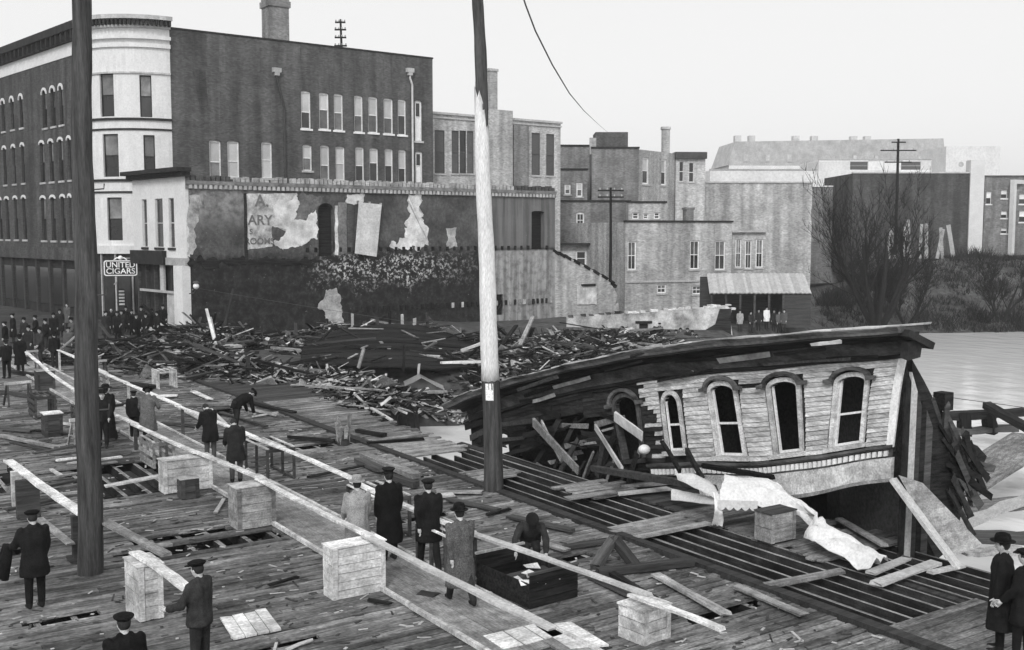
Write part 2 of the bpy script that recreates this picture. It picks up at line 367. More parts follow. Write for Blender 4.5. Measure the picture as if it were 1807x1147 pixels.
# stripped side walk, open joists
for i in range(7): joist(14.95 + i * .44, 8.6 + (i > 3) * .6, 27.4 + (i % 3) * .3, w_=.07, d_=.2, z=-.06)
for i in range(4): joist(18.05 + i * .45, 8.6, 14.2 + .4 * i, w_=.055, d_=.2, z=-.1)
mb = MB(); mb.beam((0, 0, 0), (0, 52, 0), .24, .3, n=12, jit=.02); link('kerb_beam', mb.mesh('kerb_beam', 'dark_wood'), deck, (14.76, 8.6, -.08))
mb = MB(); mb.beam((0, 0, 0), (0, 20, 0), .2, .3, n=8, jit=.02); link('kerb_beam', mb.mesh('kerb_beam', 'dark_wood'), deck, (17.5, 9.2, -.25))
# the side walk boards that are left, board by board
def boards(x0, x1, a0, a1, bw_=.2, z=.0, m_='deck_wood', tilt=0, rag=.25, parent=deck, name='side_walk_board', t_=.045):
    a = a0
    while a < a1 - .05:
        w_ = bw_ * rng.uniform(.85, 1.15); l0 = x0 + rng.uniform(-rag, rag) * .5; l1 = x1 + rng.uniform(-rag, rag)
        mb = MB(); mb.box(0, l1 - l0, 0, w_ - .014, -t_, 0, jit=.008)
        link(name, mb.mesh(name, m_), parent, (l0, a, z + rng.uniform(-.006, .01) + (a - a0) * tilt), (rng.uniform(-.02, .02), rng.uniform(-.005, .005), rng.uniform(-.006, .006))); a += w_
boards(14.9, 16.3, 23.8, 24.9, z=.05, m_='mid_wood')           # at the foot of the light banded pole
boards(16.2, 17.7, 20.6, 22.2, z=.05, m_='deck_wood', rag=.5)
boards(14.75, 16.9, 17.3, 18.2, z=.06, m_='mid_wood', rag=.2)    # short run laid across the joists
boards(14.9, 17.3, 9.2, 10.9, z=.05)
boards(17.2, 19.6, 14.2, 18.6, z=-.03, m_='deck_wood', rag=.5)   # below the fallen house
boards(17.3, 19.3, 18.7, 21.5, z=-.03, m_='dark_wood', rag=.4)
boards(14.9, 16.95, 27.6, 29.9, z=.04, m_='mid_wood', rag=.2); boards(14.9, 17.0, 30.1, 33.2, z=.04, m_='deck_wood', rag=.3)
boards(14.9, 17.2, 33.6, 40.0, z=.0, m_='deck_wood', rag=.4)
boards(14.9, 18.0, 40.2, 47.0, z=-.02, m_='dark_wood', rag=.6)
boards(14.9, 18.2, 47.2, 60.0, z=.0, m_='deck_wood', rag=.3)
# ---- centre walkway between the rails: lengthways boards
walk = struct(link('walkway', None))
a = 12.6
while a < 62:
    L_ = rng.uniform(3.4, 4.6)
    for k in range(3):
        mb = MB(); mb.box(0, .44, 0, L_ - .015, 0, .04, jit=.004)
        link('plank', mb.mesh('plank', 'walk_wood'), walk, (8.86 + k * .45, a + (k == 1) * .9, .012 + rng.uniform(0, .006)))
    for x in (8.78, 10.24):
        mb = MB(); mb.box(-.035, .035, 0, L_ - .02, 0, .085, jit=.006); link('kerb_strip', mb.mesh('kerb_strip', 'pale_wood'), walk, (x, a, .01))
    a += L_

# ================================================================ BUILDINGS
class Fr:                       # a wall plane: origin on the ground, local X along the wall, local Y into the building
    def __init__(s, xc, yc, phi): s.o = C(xc, yc); s.a = R(phi) - TH; s.d = Vector((math.cos(s.a), math.sin(s.a), 0)); s.n = Vector((-s.d.y, s.d.x, 0))
    def pix(s, px, py, off=0.0):
        d = ray(px, py); t = (s.o.dot(s.n) + off) / d.dot(s.n); P = d * t
        return (P - s.o).dot(s.d), CAM_H + P.z
    def root(s, name, label, cat='building', group=None): return thing(name, label, cat, (s.o.x, s.o.y, 0), s.a, group)
    def rect(s, x0, y0, x1, y1, off=0.0): a_ = s.pix(x0, y0, off); b_ = s.pix(x1, y1, off); c_ = s.pix(x0, y1, off); return a_[0], b_[0], (b_[1] + c_[1]) / 2, a_[1]
def wall_mb(u0, u1, z0, z1, T, holes, step=None):
    """wall slab with real openings; a hole is (x0,x1,z0,z1,arch rise)"""
    mb = MB(); us = sorted(set([u0, u1] + [q for h in holes for q in h[:2] if u0 < q < u1])); zs = sorted(set([z0, z1] + [q for h in holes for q in h[2:4] if z0 < q < z1]))
    if step:
        e = []
        for i in range(len(us) - 1):
            n = max(1, math.ceil((us[i + 1] - us[i]) / step)); e += [us[i] + (us[i + 1] - us[i]) * k / n for k in range(n)]
        us = e + [u1]
    for i in range(len(us) - 1):
        for j in range(len(zs) - 1):
            cx_ = (us[i] + us[i + 1]) / 2; cz = (zs[j] + zs[j + 1]) / 2
            if any(h[0] < cx_ < h[1] and h[2] < cz < h[3] for h in holes): continue
            for y, fl in ((0, 0), (T, 1)):
                q = [(us[i], y, zs[j]), (us[i + 1], y, zs[j]), (us[i + 1], y, zs[j + 1]), (us[i], y, zs[j + 1])]; mb.add(q[::-1] if fl else q, [(0, 1, 2, 3)])
    for h in holes:
        x0, x1, a0, a1 = h[:4]
        for q in ([(x0, 0, a0), (x0, T, a0), (x0, T, a1), (x0, 0, a1)], [(x1, T, a0), (x1, 0, a0), (x1, 0, a1), (x1, T, a1)], [(x0, 0, a0), (x1, 0, a0), (x1, T, a0), (x0, T, a0)], [(x0, T, a1), (x1, T, a1), (x1, 0, a1), (x0, 0, a1)]): mb.add(q, [(0, 1, 2, 3)])
        if len(h) > 4 and h[4]:
            n = 8; cx_ = (x0 + x1) / 2; hw = (x1 - x0) / 2; cur = [(cx_ - hw * math.cos(math.pi * k / n), a1 - h[4] + h[4] * math.sin(math.pi * k / n)) for k in range(n + 1)]
            mb.prism([(x0, a1)] + [(x, z) for x, z in cur[:n // 2 + 1]], .002, T - .002); mb.prism([(x1, a1)] + [(x, z) for x, z in cur[n // 2:]][::-1], .002, T - .002)
    mb.add([(u0, 0, z0), (u0, 0, z1), (u0, T, z1), (u0, T, z0)], [(0, 1, 2, 3)]); mb.add([(u1, 0, z0), (u1, T, z0), (u1, T, z1), (u1, 0, z1)], [(0, 1, 2, 3)]); mb.add([(u0, 0, z1), (u1, 0, z1), (u1, T, z1), (u0, T, z1)], [(0, 1, 2, 3)])
    return mb
def window(parent, x0, x1, z0, z1, arch=0, fm=None, frame='trim_white', up='pane_blind_sky', lo='pane_mid', sill='stone', dep=.16, hood=None, fw=.09, bars=0, split=.5, door=False):
    mb = MB(); zm = z0 + (z1 - z0) * split
    mb.box(x0, x0 + fw, dep - .05, dep + .05, z0, z1); mb.box(x1 - fw, x1, dep - .05, dep + .05, z0, z1); mb.box(x0 + fw, x1 - fw, dep - .05, dep + .05, z1 - fw - arch * .5, z1); mb.box(x0 + fw, x1 - fw, dep - .05, dep + .05, z0, z0 + fw * .8)
    mb.box(x0 + fw, x1 - fw, dep - .04, dep + .04, zm - .035, zm + .035)
    for k in range(bars): xb = x0 + (x1 - x0) * (k + 1) / (bars + 1); mb.box(xb - .02, xb + .02, dep - .03, dep + .03, z0 + fw * .8, z1 - fw)
    w_ = mb.build('window' if not door else 'door', frame, parent, fm)
    for za, zb, mm in ((zm + .03, z1 - .05, up), (z0 + .06, zm - .03, lo)):
        mb = MB(); mb.box(x0 + .04, x1 - .04, dep + .01, dep + .025, za, zb); mb.build('pane', mm, w_, fm)
    if sill: mb = MB(); mb.box(x0 - .12, x1 + .12, -.09, dep - .052, z0 - .16, z0 - .003); mb.build('sill', sill, w_, fm)
    if hood:
        mb = MB(); n = 8; cx_ = (x0 + x1) / 2; hw = (x1 - x0) / 2 + .12; rise = max(arch, .12) + .1; zb = z1 - arch
        out = [(cx_ - hw * math.cos(math.pi * k / n), zb + (rise + .1) * math.sin(math.pi * k / n) + .0) for k in range(n + 1)]; inn = [(cx_ - (hw - .13) * math.cos(math.pi * k / n), zb + (rise - .1) * math.sin(math.pi * k / n)) for k in range(n + 1)]
        mb.prism(out + inn[::-1], -.09, -.003); mb.build('window_hood', hood, w_, fm)
    return w_
def body(root, L, z0, z1, depth, m_, T=.3, roof='roof_dark', u0=0.0):
    mb = MB(); mb.box(u0 + .004, L - .004, T + .03, depth, z0, z1 - .25); mb.build('side_wall', m_, root)
    mb = MB(); mb.box(u0 + .25, L - .25, T + .035, depth - .25, z1 - .249, z1 - .12); mb.build('roof', roof, root)
def parapet(root, L, depth, z, m_, T=.3, w_=.28):
    mb = MB(); mb.box(0, .25, T + .03, depth, z - .25, z); mb.box(L - .25, L, T + .03, depth, z - .25, z); mb.box(.25, L - .25, depth - .25, depth, z - .25, z); mb.build('parapet', m_, root)

# ---- four-storey corner block: dark brick side wall, round white corner, long brick front
F1 = Fr(-25.6, 82, 37.27); L1 = 23.4; ZT = 21.75
blk = F1.root('corner_block', 'tall dark brick corner block with a rounded white corner bay and rows of windows')
W1u = [(531, 160, 549, 227), (563, 163, 581, 228), (589, 165, 606, 230), (625, 168, 641, 233), (650, 170, 667, 234), (677, 173, 694, 236), (702, 175, 717, 238)]
W1l = [(534, 255, 551, 301), (565, 256, 582, 317), (592, 258, 609, 318), (627, 259, 643, 320), (652, 261, 668, 321), (679, 262, 694, 322), (703, 264, 717, 323), (369, 247, 391, 312), (401, 248, 423, 313), (461, 250, 481, 314)]
W1d = [(732, 177, 745, 249), (733, 267, 746, 330)]
hs = [F1.rect(*q) + (.12,) for q in W1u + W1l + W1d]
wall_mb(0, L1, -.3, ZT, .3, hs).build('wall', 'dark_brick', blk)
body(blk, L1, -.3, ZT, 20, 'dark_brick')
for i, h in enumerate(hs):
    if i < len(W1u): window(blk, *h[:4], arch=.12, up='pane_blind_sky', lo=random.choice(['pane_blind_sky', 'pane_mid', 'pane_blind_sky', 'pane_dark']), sill='trim_white', split=random.uniform(.42, .56))
    elif i < len(W1u + W1l): window(blk, *h[:4], arch=.12, up='pane_blind_sky', lo=random.choice(['pane_mid', 'pane_blind_sky', 'pane_mid', 'pane_dark']), split=random.uniform(.4, .58))
    else: window(blk, *h[:4], arch=.12, up='pane_dark', lo='trim_white', split=.6, door=True, fw=.16)
mb = MB(); mb.box(-.05, L1 + .05, -.05, .35, ZT + .003, ZT + .14); mb.build('coping', 'dark_trim', blk)
for i, (px, py) in enumerate(((487, 128), (722, 128))):        # rainwater heads and pipes
    u, z = F1.pix(px, py); u2, z2 = F1.pix(500, 190) if i == 0 else F1.pix(726, 150)
    mb = MB(); mb.tube([(u, -.14, z), (u, -.14, z - .5), (u2, -.14, z2), (u2, -.14, 9)], .09, 8); mb.build('rain_pipe', 'iron' if i == 0 else 'far_grey', blk)
    mb = MB(); mb.box(u - .35, u + .35, -.3, -.003, z, z + .35); mb.box(u - .2, u + .2, -.28, -.02, z - .25, z - .003); mb.build('rain_head', 'stone', blk)
u, z = F1.pix(350, 122); u2, z2 = F1.pix(362, 205)
mb = MB(); mb.prism([(u - .5, z), (u + .55, z - .1), (u2 + .3, z2), (u2 - .3, z2 + .2)], -.012, -.003); mb.build('soot_patch', 'left_brick', blk)
# chimney on the roof
d1 = F1.pix(478, 85, 4); d2 = F1.pix(511, 85, 4); mb = MB(); cw = d2[0] - d1[0]
mb.box(d1[0], d2[0], 4, 4 + cw, ZT - .5, ZT + 3.6); mb.box(d1[0] - .12, d2[0] + .12, 3.88, 4.12 + cw, ZT + 3.6, ZT + 4.1); mb.box(d1[0] - .03, d2[0] + .03, 3.97, 4.03 + cw, ZT + 4.1, ZT + 4.6); mb.build('chimney', 'grey_brick', blk)
# round corner bay (same building): arc between the two walls
n1 = math.atan2(-.796, .606); n2 = math.atan2(-.678, -.735) ; RR = 5.0
T1 = Vector((-25.6, 82)); CC = T1 - RR * Vector((math.cos(n1), math.sin(n1))); ARC = RR * (n1 - n2)
inv = Matrix.Translation((F1.o.x, F1.o.y, 0)) @ Matrix.Rotation(F1.a, 4, 'Z'); inv = inv.inverted()
def fbay(u, y, z):
    an = n2 + (u / RR); p = CC + (RR - y) * Vector((math.cos(an), math.sin(an))); return inv @ C(p.x, p.y, z)
def bay_u(px):
    lo, hi = 0.0, ARC
    for _ in range(40):
        m_ = (lo + hi) / 2; an = n2 + m_ / RR; p = CC + RR * Vector((math.cos(an), math.sin(an)))
        if CXP + F_PX * p.x / p.y < px: lo = m_
        else: hi = m_
    return lo
def bay_z(u, py): an = n2 + u / RR; p = CC + RR * Vector((math.cos(an), math.sin(an))); return CAM_H + (HOR - py) * p.y / F_PX
def bayrect(x0, y0, x1, y1): a_ = bay_u(x0); b_ = bay_u(x1); m_ = (a_ + b_) / 2; return a_, b_, bay_z(m_, y1), bay_z(m_, y0)
bh = [bayrect(*q) for q in ((187, 135, 211, 209), (256, 138, 277, 210), (189, 239, 216, 313), (260, 241, 280, 315), (193, 349, 219, 424), (262, 349, 284, 424))]
wall_mb(.0, ARC, 5.6, ZT, .4, bh, step=.35).build('corner_bay', 'white_stone', blk, fbay)
for h in bh: window(blk, *h, fm=fbay, frame='dark_trim', up='pane_mid', lo='pane_dark', sill=None, dep=.2, fw=.07)
mid = ARC / 2
for y0, y1, out, m_ in ((132, 135, .12, 'stone'), (211, 215, .14, 'dark_trim'), (229, 232, .1, 'dark_trim'), (317, 321, .14, 'dark_trim'), (338, 341, .1, 'dark_trim'), (83, 90, .18, 'white_stone'), (70, 76, .3, 'white_stone')):
    mb = MB(); n = 18
    for k in range(n): mb.box(ARC * k / n, ARC * (k + 1) / n, -out, -.002, bay_z(mid, y1), bay_z(mid, y0))
    mb.build('belt_course', m_, blk, fbay)
mb = MB()
for k in range(18): mb.box(ARC * k / 18 , ARC * (k + 1) / 18, -.75, .4, ZT + .45, ZT + .75); mb.box(ARC * k / 18, ARC * (k + 1) / 18, -.3, .3, ZT - .1, ZT + .45)
mb.build('cornice', 'stone', blk, fbay)
for k in range(26): mb = MB(); u = ARC * (k + .5) / 26; mb.box(u - .07, u + .07, -.68, -.303, ZT + .05, ZT + .447); mb.build('bracket', 'dark_trim', blk, fbay)
# shop at the foot of the bay
mb = MB()
for k in range(12): mb.box(ARC * k / 12, ARC * (k + 1) / 12, .02, .3, -.3, 5.0)
mb.build('shop_front', 'dark_trim', blk, fbay)
mb = MB()
for k in range(14): mb.box(ARC * k / 14, ARC * (k + 1) / 14, -.25, .4, 5.003, 5.597)
mb.build('shop_fascia', 'white_stone', blk, fbay)
for k in range(6): mb = MB(); u = .3 + k * 1.3; mb.box(u, u + .12, -.12, .018, -.02, 5.0); mb.build('shop_post', 'stone', blk, fbay)
for k in range(5): mb = MB(); u = .5 + k * 1.3; mb.box(u, u + .95, -.02, .015, .7, 3.6); mb.build('shop_window', 'pane_dark', blk, fbay)
# long brick street front of the same block
T2 = CC + RR * Vector((math.cos(n2), math.sin(n2))); LF = 42.0
FL = Fr(T2.x - LF * .678, T2.y + LF * .735, -47.3)
MF = inv @ Matrix.Translation((FL.o.x, FL.o.y, 0)) @ Matrix.Rotation(FL.a, 4, 'Z')
def ffr(u, y, z): return MF @ Vector((u, y, z))
wins = []
for cs, (yt, yb), ar in (([(74, 84), (89, 99), (104, 113)], (160, 226), .35), ([(2, 10), (18, 26), (34, 42)], (178, 232), .35),
        ([(70, 80), (86, 96), (103, 113), (119, 127)], (252, 322), .18), ([(5, 13), (21, 29), (37, 45)], (261, 326), .18), ([(72, 83), (89, 100), (107, 117), (121, 128)], (349, 424), .15), ([(-4, 5), (9, 18), (24, 33), (39, 48)], (351, 422), .15)):
    zz = None
    for x0, x1 in cs:
        r_ = FL.rect(x0, yt, x1, yb)
        if zz is None: zz = (r_[2], r_[3])
        wins.append((r_[0], r_[1], zz[0], zz[1], ar))
wall_mb(0, LF, 5.4, ZT - 1.6, .35, wins).build('street_front', 'left_brick', blk, ffr)
for h in wins: window(blk, *h, fm=ffr, frame='dark_trim', up='pane_mid', lo='pane_dark', sill='stone', hood='white_stone' if h[4] > .1 else None, dep=.2)
mb = MB(); mb.box(0, LF - .02, -.06, .35, ZT - 1.597, ZT - .6); mb.build('frieze', 'white_stone', blk, ffr)
mb = MB(); mb.box(0, LF - .02, -.7, .4, ZT + .1, ZT + .7); mb.box(0, LF - .02, -.35, .35, ZT - .597, ZT + .097); mb.build('cornice', 'dark_trim', blk, ffr)
for k in range(40): mb = MB(); u = .5 + k * 1.04; mb.box(u, u + .22, -.62, -.353, ZT - .55, ZT + .095); mb.build('bracket', 'dark_trim', blk, ffr)
mb = MB(); mb.box(0, LF - .02, .05, .35, -.3, 4.4); mb.build('shop_front', 'dark_trim', blk, ffr)
mb = MB(); mb.box(0, LF - .02, -.3, .35, 4.403, 5.397); mb.build('shop_fascia', 'left_brick', blk, ffr)
for k in range(14): mb = MB(); u = .4 + k * 3.0; mb.box(u, u + .4, -.15, .047, -.02, 4.4); mb.build('shop_post', 'dark_wood', blk, ffr)
for k in range(13): mb = MB(); u = 1.1 + k * 3.0; mb.box(u, u + 1.9, -.02, .045, .7, 3.7); mb.build('shop_window', 'pane_dark', blk, ffr)
mb = MB(); mb.box(0, LF - 3, .36, 18, -.3, ZT - .3); mb.build('rear_mass', 'left_brick', blk, ffr)
mb = MB(); mb.box(0, LF - 6, .5, 17.8, ZT - .299, ZT - .2); mb.build('roof', 'roof_dark', blk, ffr)

# ---- burned two-storey building: scorched side wall with brick coping, pale front
F0 = Fr(-21.4, 71, 37.27); L0 = 31.4; Z0 = 10.35
burn = F0.root('burned_building', 'burned-out two-storey building with scorched side wall, peeling plaster and black openings', 'ruin')
def scorched():
    m = bpy.data.materials.new('scorched_wall'); m.use_nodes = True; t = m.node_tree; N = t.nodes; L = t.links; b = N['Principled BSDF']; b.inputs['Roughness'].default_value = .95
    tc = N.new('ShaderNodeTexCoord'); s = N.new('ShaderNodeSeparateXYZ'); L.new(tc.outputs['Object'], s.inputs[0])
    def nz(sc, det=5, st=(1, 1, 1)):
        mp = N.new('ShaderNodeMapping'); mp.inputs['Scale'].default_value = st; L.new(tc.outputs['Object'], mp.inputs[0])
        n = N.new('ShaderNodeTexNoise'); n.inputs['Scale'].default_value = sc; n.inputs['Detail'].default_value = det; n.inputs['Roughness'].default_value = .65; L.new(mp.outputs[0], n.inputs[0]); return n.outputs[0]
    def mp_(src, a0, a1, b0, b1):
        n = N.new('ShaderNodeMapRange'); n.interpolation_type = 'SMOOTHSTEP'
        for i, v in enumerate((a0, a1, b0, b1)): n.inputs[i + 1].default_value = v
        L.new(src, n.inputs[0]); return n.outputs[0]
    def op(o, a_, b_):
        n = N.new('ShaderNodeMath'); n.operation = o
        for i, v in enumerate((a_, b_)):
            if isinstance(v, (int, float)): n.inputs[i].default_value = v
            else: L.new(v, n.inputs[i])
        return n.outputs[0]
    def mixv(f, a_, b_): return op('ADD', op('MULTIPLY', a_, op('SUBTRACT', 1.0, f)), op('MULTIPLY', b_, f))
    X, Z = s.outputs[0], s.outputs[2]
    n1 = nz(.5); n2 = nz(1.6); n3 = nz(4.5, 4); st = nz(1.6, 4, (1.3, 1, .06))
    base = op('MULTIPLY', mp_(n1, .3, .7, .04, .115), mp_(n3, .3, .7, .7, 1.3))
    zz = op('ADD', Z, op('ADD', op('MULTIPLY', n1, 3.2), op('MULTIPLY', n2, 1.6)))
    soot = mp_(zz, 6.6, 8.8, 1.0, 0.0)
    left = mp_(op('ADD', X, op('MULTIPLY', n2, 3.0)), 5.0, 9.0, 1.0, 0.0)
    v = mixv(op('MULTIPLY', left, mp_(Z, 6.2, 8.5, 0, 1)), base, op('MULTIPLY', mp_(n2, .3, .7, .08, .30), 1.0))
    v = mixv(soot, v, op('MULTIPLY', mp_(n2, .35, .7, .004, .03), mp_(n3, .35, .65, .6, 1.5)))
    rt = mp_(op('ADD', X, op('MULTIPLY', n2, .6)), 24.3, 25.0, 0.0, 1.0)
    pale = op('MULTIPLY', mp_(st, .36, .66, .17, .36), mp_(n2, .3, .6, .55, 1.15))
    v = mixv(op('MULTIPLY', rt, mp_(Z, 5.05, 5.25, 1, 0)), v, pale)
    v = mixv(op('MULTIPLY', rt, mp_(Z, 5.2, 5.5, 0, .75)), v, mp_(st, .35, .65, .08, .20))
    sp = mp_(n3, .50, .55, 0, 1); band = op('MULTIPLY', op('MULTIPLY', mp_(op('ADD', Z, op('MULTIPLY', op('SUBTRACT', n1, .5), 5.0)), 2.3, 4.0, 0, 1), mp_(op('ADD', Z, op('MULTIPLY', op('SUBTRACT', n1, .5), 3.0)), 4.2, 5.4, 1, 0)), op('MULTIPLY', mp_(op('ADD', X, op('MULTIPLY', n1, 4.0)), 10.0, 14.0, 0, 1), mp_(op('ADD', X, op('MULTIPLY', n1, 6.0)), 19.5, 28.0, 1, 0)))
    v = mixv(op('MULTIPLY', op('MULTIPLY', sp, band), mp_(n2, .44, .54, .0, 1)), v, .62)
    sp2 = op('MULTIPLY', mp_(n3, .67, .70, 0, .6), mp_(Z, 6.5, 7.2, 1, 0)); v = mixv(sp2, v, .4)
    L.new(v, b.inputs['Base Color'])
    bp = N.new('ShaderNodeBump'); bp.inputs['Strength'].default_value = .6; bp.inputs['Distance'].default_value = .04; L.new(n3, bp.inputs['Height']); L.new(bp.outputs[0], b.inputs['Normal'])
    MATS['scorched_wall'] = m
scorched()
h0 = [F0.rect(561, 358, 590, 452) + (.5,), F0.rect(938, 372, 960, 440) + (.12,), F0.rect(870, 520, 888, 556) + (0,), F0.rect(596, 357, 611, 448) + (0,)]
wall_mb(0, L0, -.8, Z0 - .9, .42, h0[:3]).build('side_wall', 'scorched_wall', burn)
mb = MB(); mb.box(.3, L0 - .3, 7.4, 7.8, -.8, Z0 - 1.2); mb.box(L0 - .35, L0 - .003, .43, 7.8, -.8, Z0 - 1.2); mb.build('party_wall', 'left_brick', burn)
mb = MB(); mb.box(.3, L0 - .36, .43, 7.39, Z0 - 1.6, Z0 - 1.4); mb.build('roof', 'char', burn)
mb = MB(); mb.box(0, L0, -.10, .42, Z0 - .897, Z0 - .62); mb.box(0, L0, -.2, .42, Z0 - .617, Z0 - .36); mb.build('corbel_band', 'grey_brick', burn)
for k in range(90):                 # corbel bricks under the coping
    u = .2 + k * .346
    mb = MB(); mb.box(u, u + .2, -.19, -.102, Z0 - .88, Z0 - .63, jit=.015); mb.build('corbel', 'stone', burn)
k = 0; u = 0.0
while u < L0 - .4:                  # coping bricks, gappy and uneven
    w_ = random.uniform(.3, .36); miss = random.random() < (.25 if u < 4 else .07)
    if not miss: mb = MB(); mb.box(u, u + w_ - .06, -.14, .4, Z0 - .357, Z0 + random.uniform(-.09, .05), jit=.02); mb.build('coping_brick', 'pale_brick' if 3 < u < 27 else 'left_brick', burn)
    u += w_ + .02
for k in range(34):                 # pockets with burned joist ends
    u = 8.6 + k * .66
    if F0.rect(561, 358, 590, 452)[0] - .3 < u < F0.rect(561, 358, 590, 452)[1] + .2 or h0[1][0] - .3 < u < h0[1][1] + .1: continue
    mb = MB(); mb.box(u, u + .2, -.05 - random.random() * .08, -.003, 5.2, 5.52, jit=.015); mb.build('joist_stub', 'char', burn)
for k in range(40):
    u = 12.5 + k * .47; mb = MB(); mb.box(u, u + .2, -.06 - random.random() * .1, -.003, .75, 1.15, jit=.02); mb.build('joist_stub', 'rubble_pale' if random.random() < .4 and u > 20 else 'char', burn)
for h_, y_ in ((h0[0], .44), (h0[1], .44), (h0[2], .2)): mb = MB(); mb.box(h_[0] + .01, h_[1] - .01, y_, y_ + .06, h_[2], h_[3]); mb.build('opening_panel', 'char', burn)  # near-black panels close the wall openings from behind
# flaking plaster sheets with ragged outlines
def patch(pts, m_, off=-.02, name='plaster_patch', seed=0, rag=.06, parent=burn, fr=F0):
    rr = random.Random(seed); uv = [fr.pix(*p) for p in pts]; out = []
    for i in range(len(uv)):
        a_ = Vector(uv[i]); b_ = Vector(uv[(i + 1) % len(uv)]); n = max(1, int((b_ - a_).length / .11))
        for k in range(n): p = a_.lerp(b_, k / n); g1 = rag * 3.2 * noise.noise(Vector((p.x * 1.7, p.y * 1.7, seed))) + rag * 1.3 * noise.noise(Vector((p.x * 6, p.y * 6, seed))); g2 = rag * 3.2 * noise.noise(Vector((p.x * 1.7, p.y * 1.7, seed + 7))) + rag * 1.3 * noise.noise(Vector((p.x * 6, p.y * 6, seed + 5))); out.append((p.x + g1, p.y + g2))
    mb = MB(); mb.prism(out, off, -.003); return mb.build(name, m_, parent)
M('old_plaster', .40, .6, 1.1, rough=.95, bump=.3, fine=.15); M('grey_plaster', .20, .45, .8, rough=.95, bump=.3, fine=.25); M('white_plaster', .62, .45, 1.0, rough=.95, bump=.3, fine=.1)
patch([(434, 342), (525, 341), (522, 352), (520, 385), (480, 400), (480, 435), (436, 441)], 'old_plaster', -.02, seed=1, rag=.02)
patch([(333, 345), (352, 343), (356, 360), (348, 380), (345, 420), (342, 452), (333, 452)], 'old_plaster', -.02, seed=2, rag=.08)
patch([(360, 343), (380, 343), (376, 375), (362, 372)], 'grey_plaster', -.02, seed=9)
patch([(524, 343), (527, 343), (520, 391), (537, 388), (556, 372), (559, 372), (559, 420), (520, 436), (484, 440), (482, 428), (496, 424), (505, 408), (484, 398), (484, 354), (517, 352)], 'white_plaster', -.03, seed=3, rag=.1)
patch([(530, 344), (575, 345), (560, 366), (545, 388), (518, 394)], 'grey_plaster', -.022, seed=4, rag=.1)
patch([(724, 342), (738, 342), (742, 375), (752, 395), (757, 436), (690, 441), (693, 432), (711, 420), (717, 392)], 'white_plaster', -.03, seed=5, rag=.16)
patch([(789, 404), (804, 402), (806, 436), (789, 438)], 'old_plaster', -.03, seed=6)
patch([(612, 343), (641, 342), (640, 356), (622, 362), (610, 357)], 'white_plaster', -.03, seed=7)
patch([(591, 362), (595, 362), (597, 450), (591, 450)], 'white_plaster', -.05, seed=8, rag=.02, name='door_jamb')
patch([(596, 357), (611, 357), (612, 448), (597, 450)], 'grey_plaster', -.04, seed=8, rag=.02, name='boarded_opening')
patch([(612, 362), (627, 362), (622, 448), (613, 448)], 'left_brick', -.04, seed=8, rag=.02, name='boarded_opening')
patch([(1018, 505), (1053, 505), (1053, 537), (1018, 537)], 'white_plaster', -.03, seed=12, rag=.03)
patch([(430, 341), (434, 341), (437, 462), (432, 462)], 'char', -.09, seed=8, rag=.01, name='down_pipe')
patch([(332, 455), (562, 458), (560, 466), (332, 470)], 'char', -.06, seed=13, rag=.12, name='burned_band')
patch([(562, 540), (570, 520), (583, 508), (596, 512), (600, 530), (608, 545), (606, 562), (604, 584), (586, 586), (578, 565)], 'old_plaster', -.05, seed=14, rag=.12)
# leaning pale sheet still hanging on the wall
uv = [F0.pix(*p) for p in ((630, 357), (670, 361), (661, 453), (623, 447))]
sh = thing('hanging_sheet', 'pale rectangular sheet hanging crooked on the scorched wall beside the arched opening', 'sheet', (F0.o.x, F0.o.y, 0), F0.a)
mb = MB(); mb.prism(uv, -.30, -.24); mb.build('sheet', 'plaster', sh)
for k in range(3): p = Vector(uv[0]).lerp(Vector(uv[1]), k / 2); mb = MB(); mb.box(p.x - .05, p.x + .05, -.24, -.05, p.y - .12, p.y + .12); mb.build('batten', 'mid_wood', sh)
# lettering left on the plaster
for tx, px, py, sz_, al in (('A.', 462, 355, 1.15, 'CENTER'), ('ARY', 459, 389, .95, 'CENTER'), ('S', 443, 409, .5, 'CENTER'), ('ROOMS', 458, 426, .62, 'CENTER')):
    u, z = F0.pix(px, py, -.03); me = fcurve(tx, sz_, al); me.materials.append(mat('faded_paint')); link('lettering', me, burn, (u, -.05, z))
# stub of the rear wall falling away in steps
FS = F0
top = [F0.pix(*p) for p in ((976, 441), (1000, 452), (1040, 473), (1074, 492), (1082, 505), (1090, 520), (1086, 540))]
L0b = top[-1][0]
pts = [(L0 + .005, -.9), (L0b + .6, -.9), (L0b + .4, .4)] + top[::-1][:]; pts = pts + [(L0 + .005, top[0][1])]
mb = MB(); mb.prism(pts, .05, .4); mb.build('rear_wall', 'pale_brick', burn)
for k in range(9):
    a_ = top[min(k * 4 // 9, 3)]; q = (k * 4 / 9) - min(k * 4 // 9, 3); b_ = top[min(k * 4 // 9, 3) + 1]; u = a_[0] + (b_[0] - a_[0]) * q; z = a_[1] + (b_[1] - a_[1]) * q
    mb = MB(); mb.box(u, u + .75, -.02, .44, z - .12, z + .12, Matrix.Translation((u, 0, z)) @ Matrix.Rotation(.48, 4, 'Y') @ Matrix.Translation((-u, 0, -z))); mb.build('coping_board', 'char', burn)
u, z = F0.pix(1038, 503); mb = MB(); mb.box(u - .75, u + .75, -.12, .045, z - .1, z + .1); mb.build('lintel', 'char', burn)
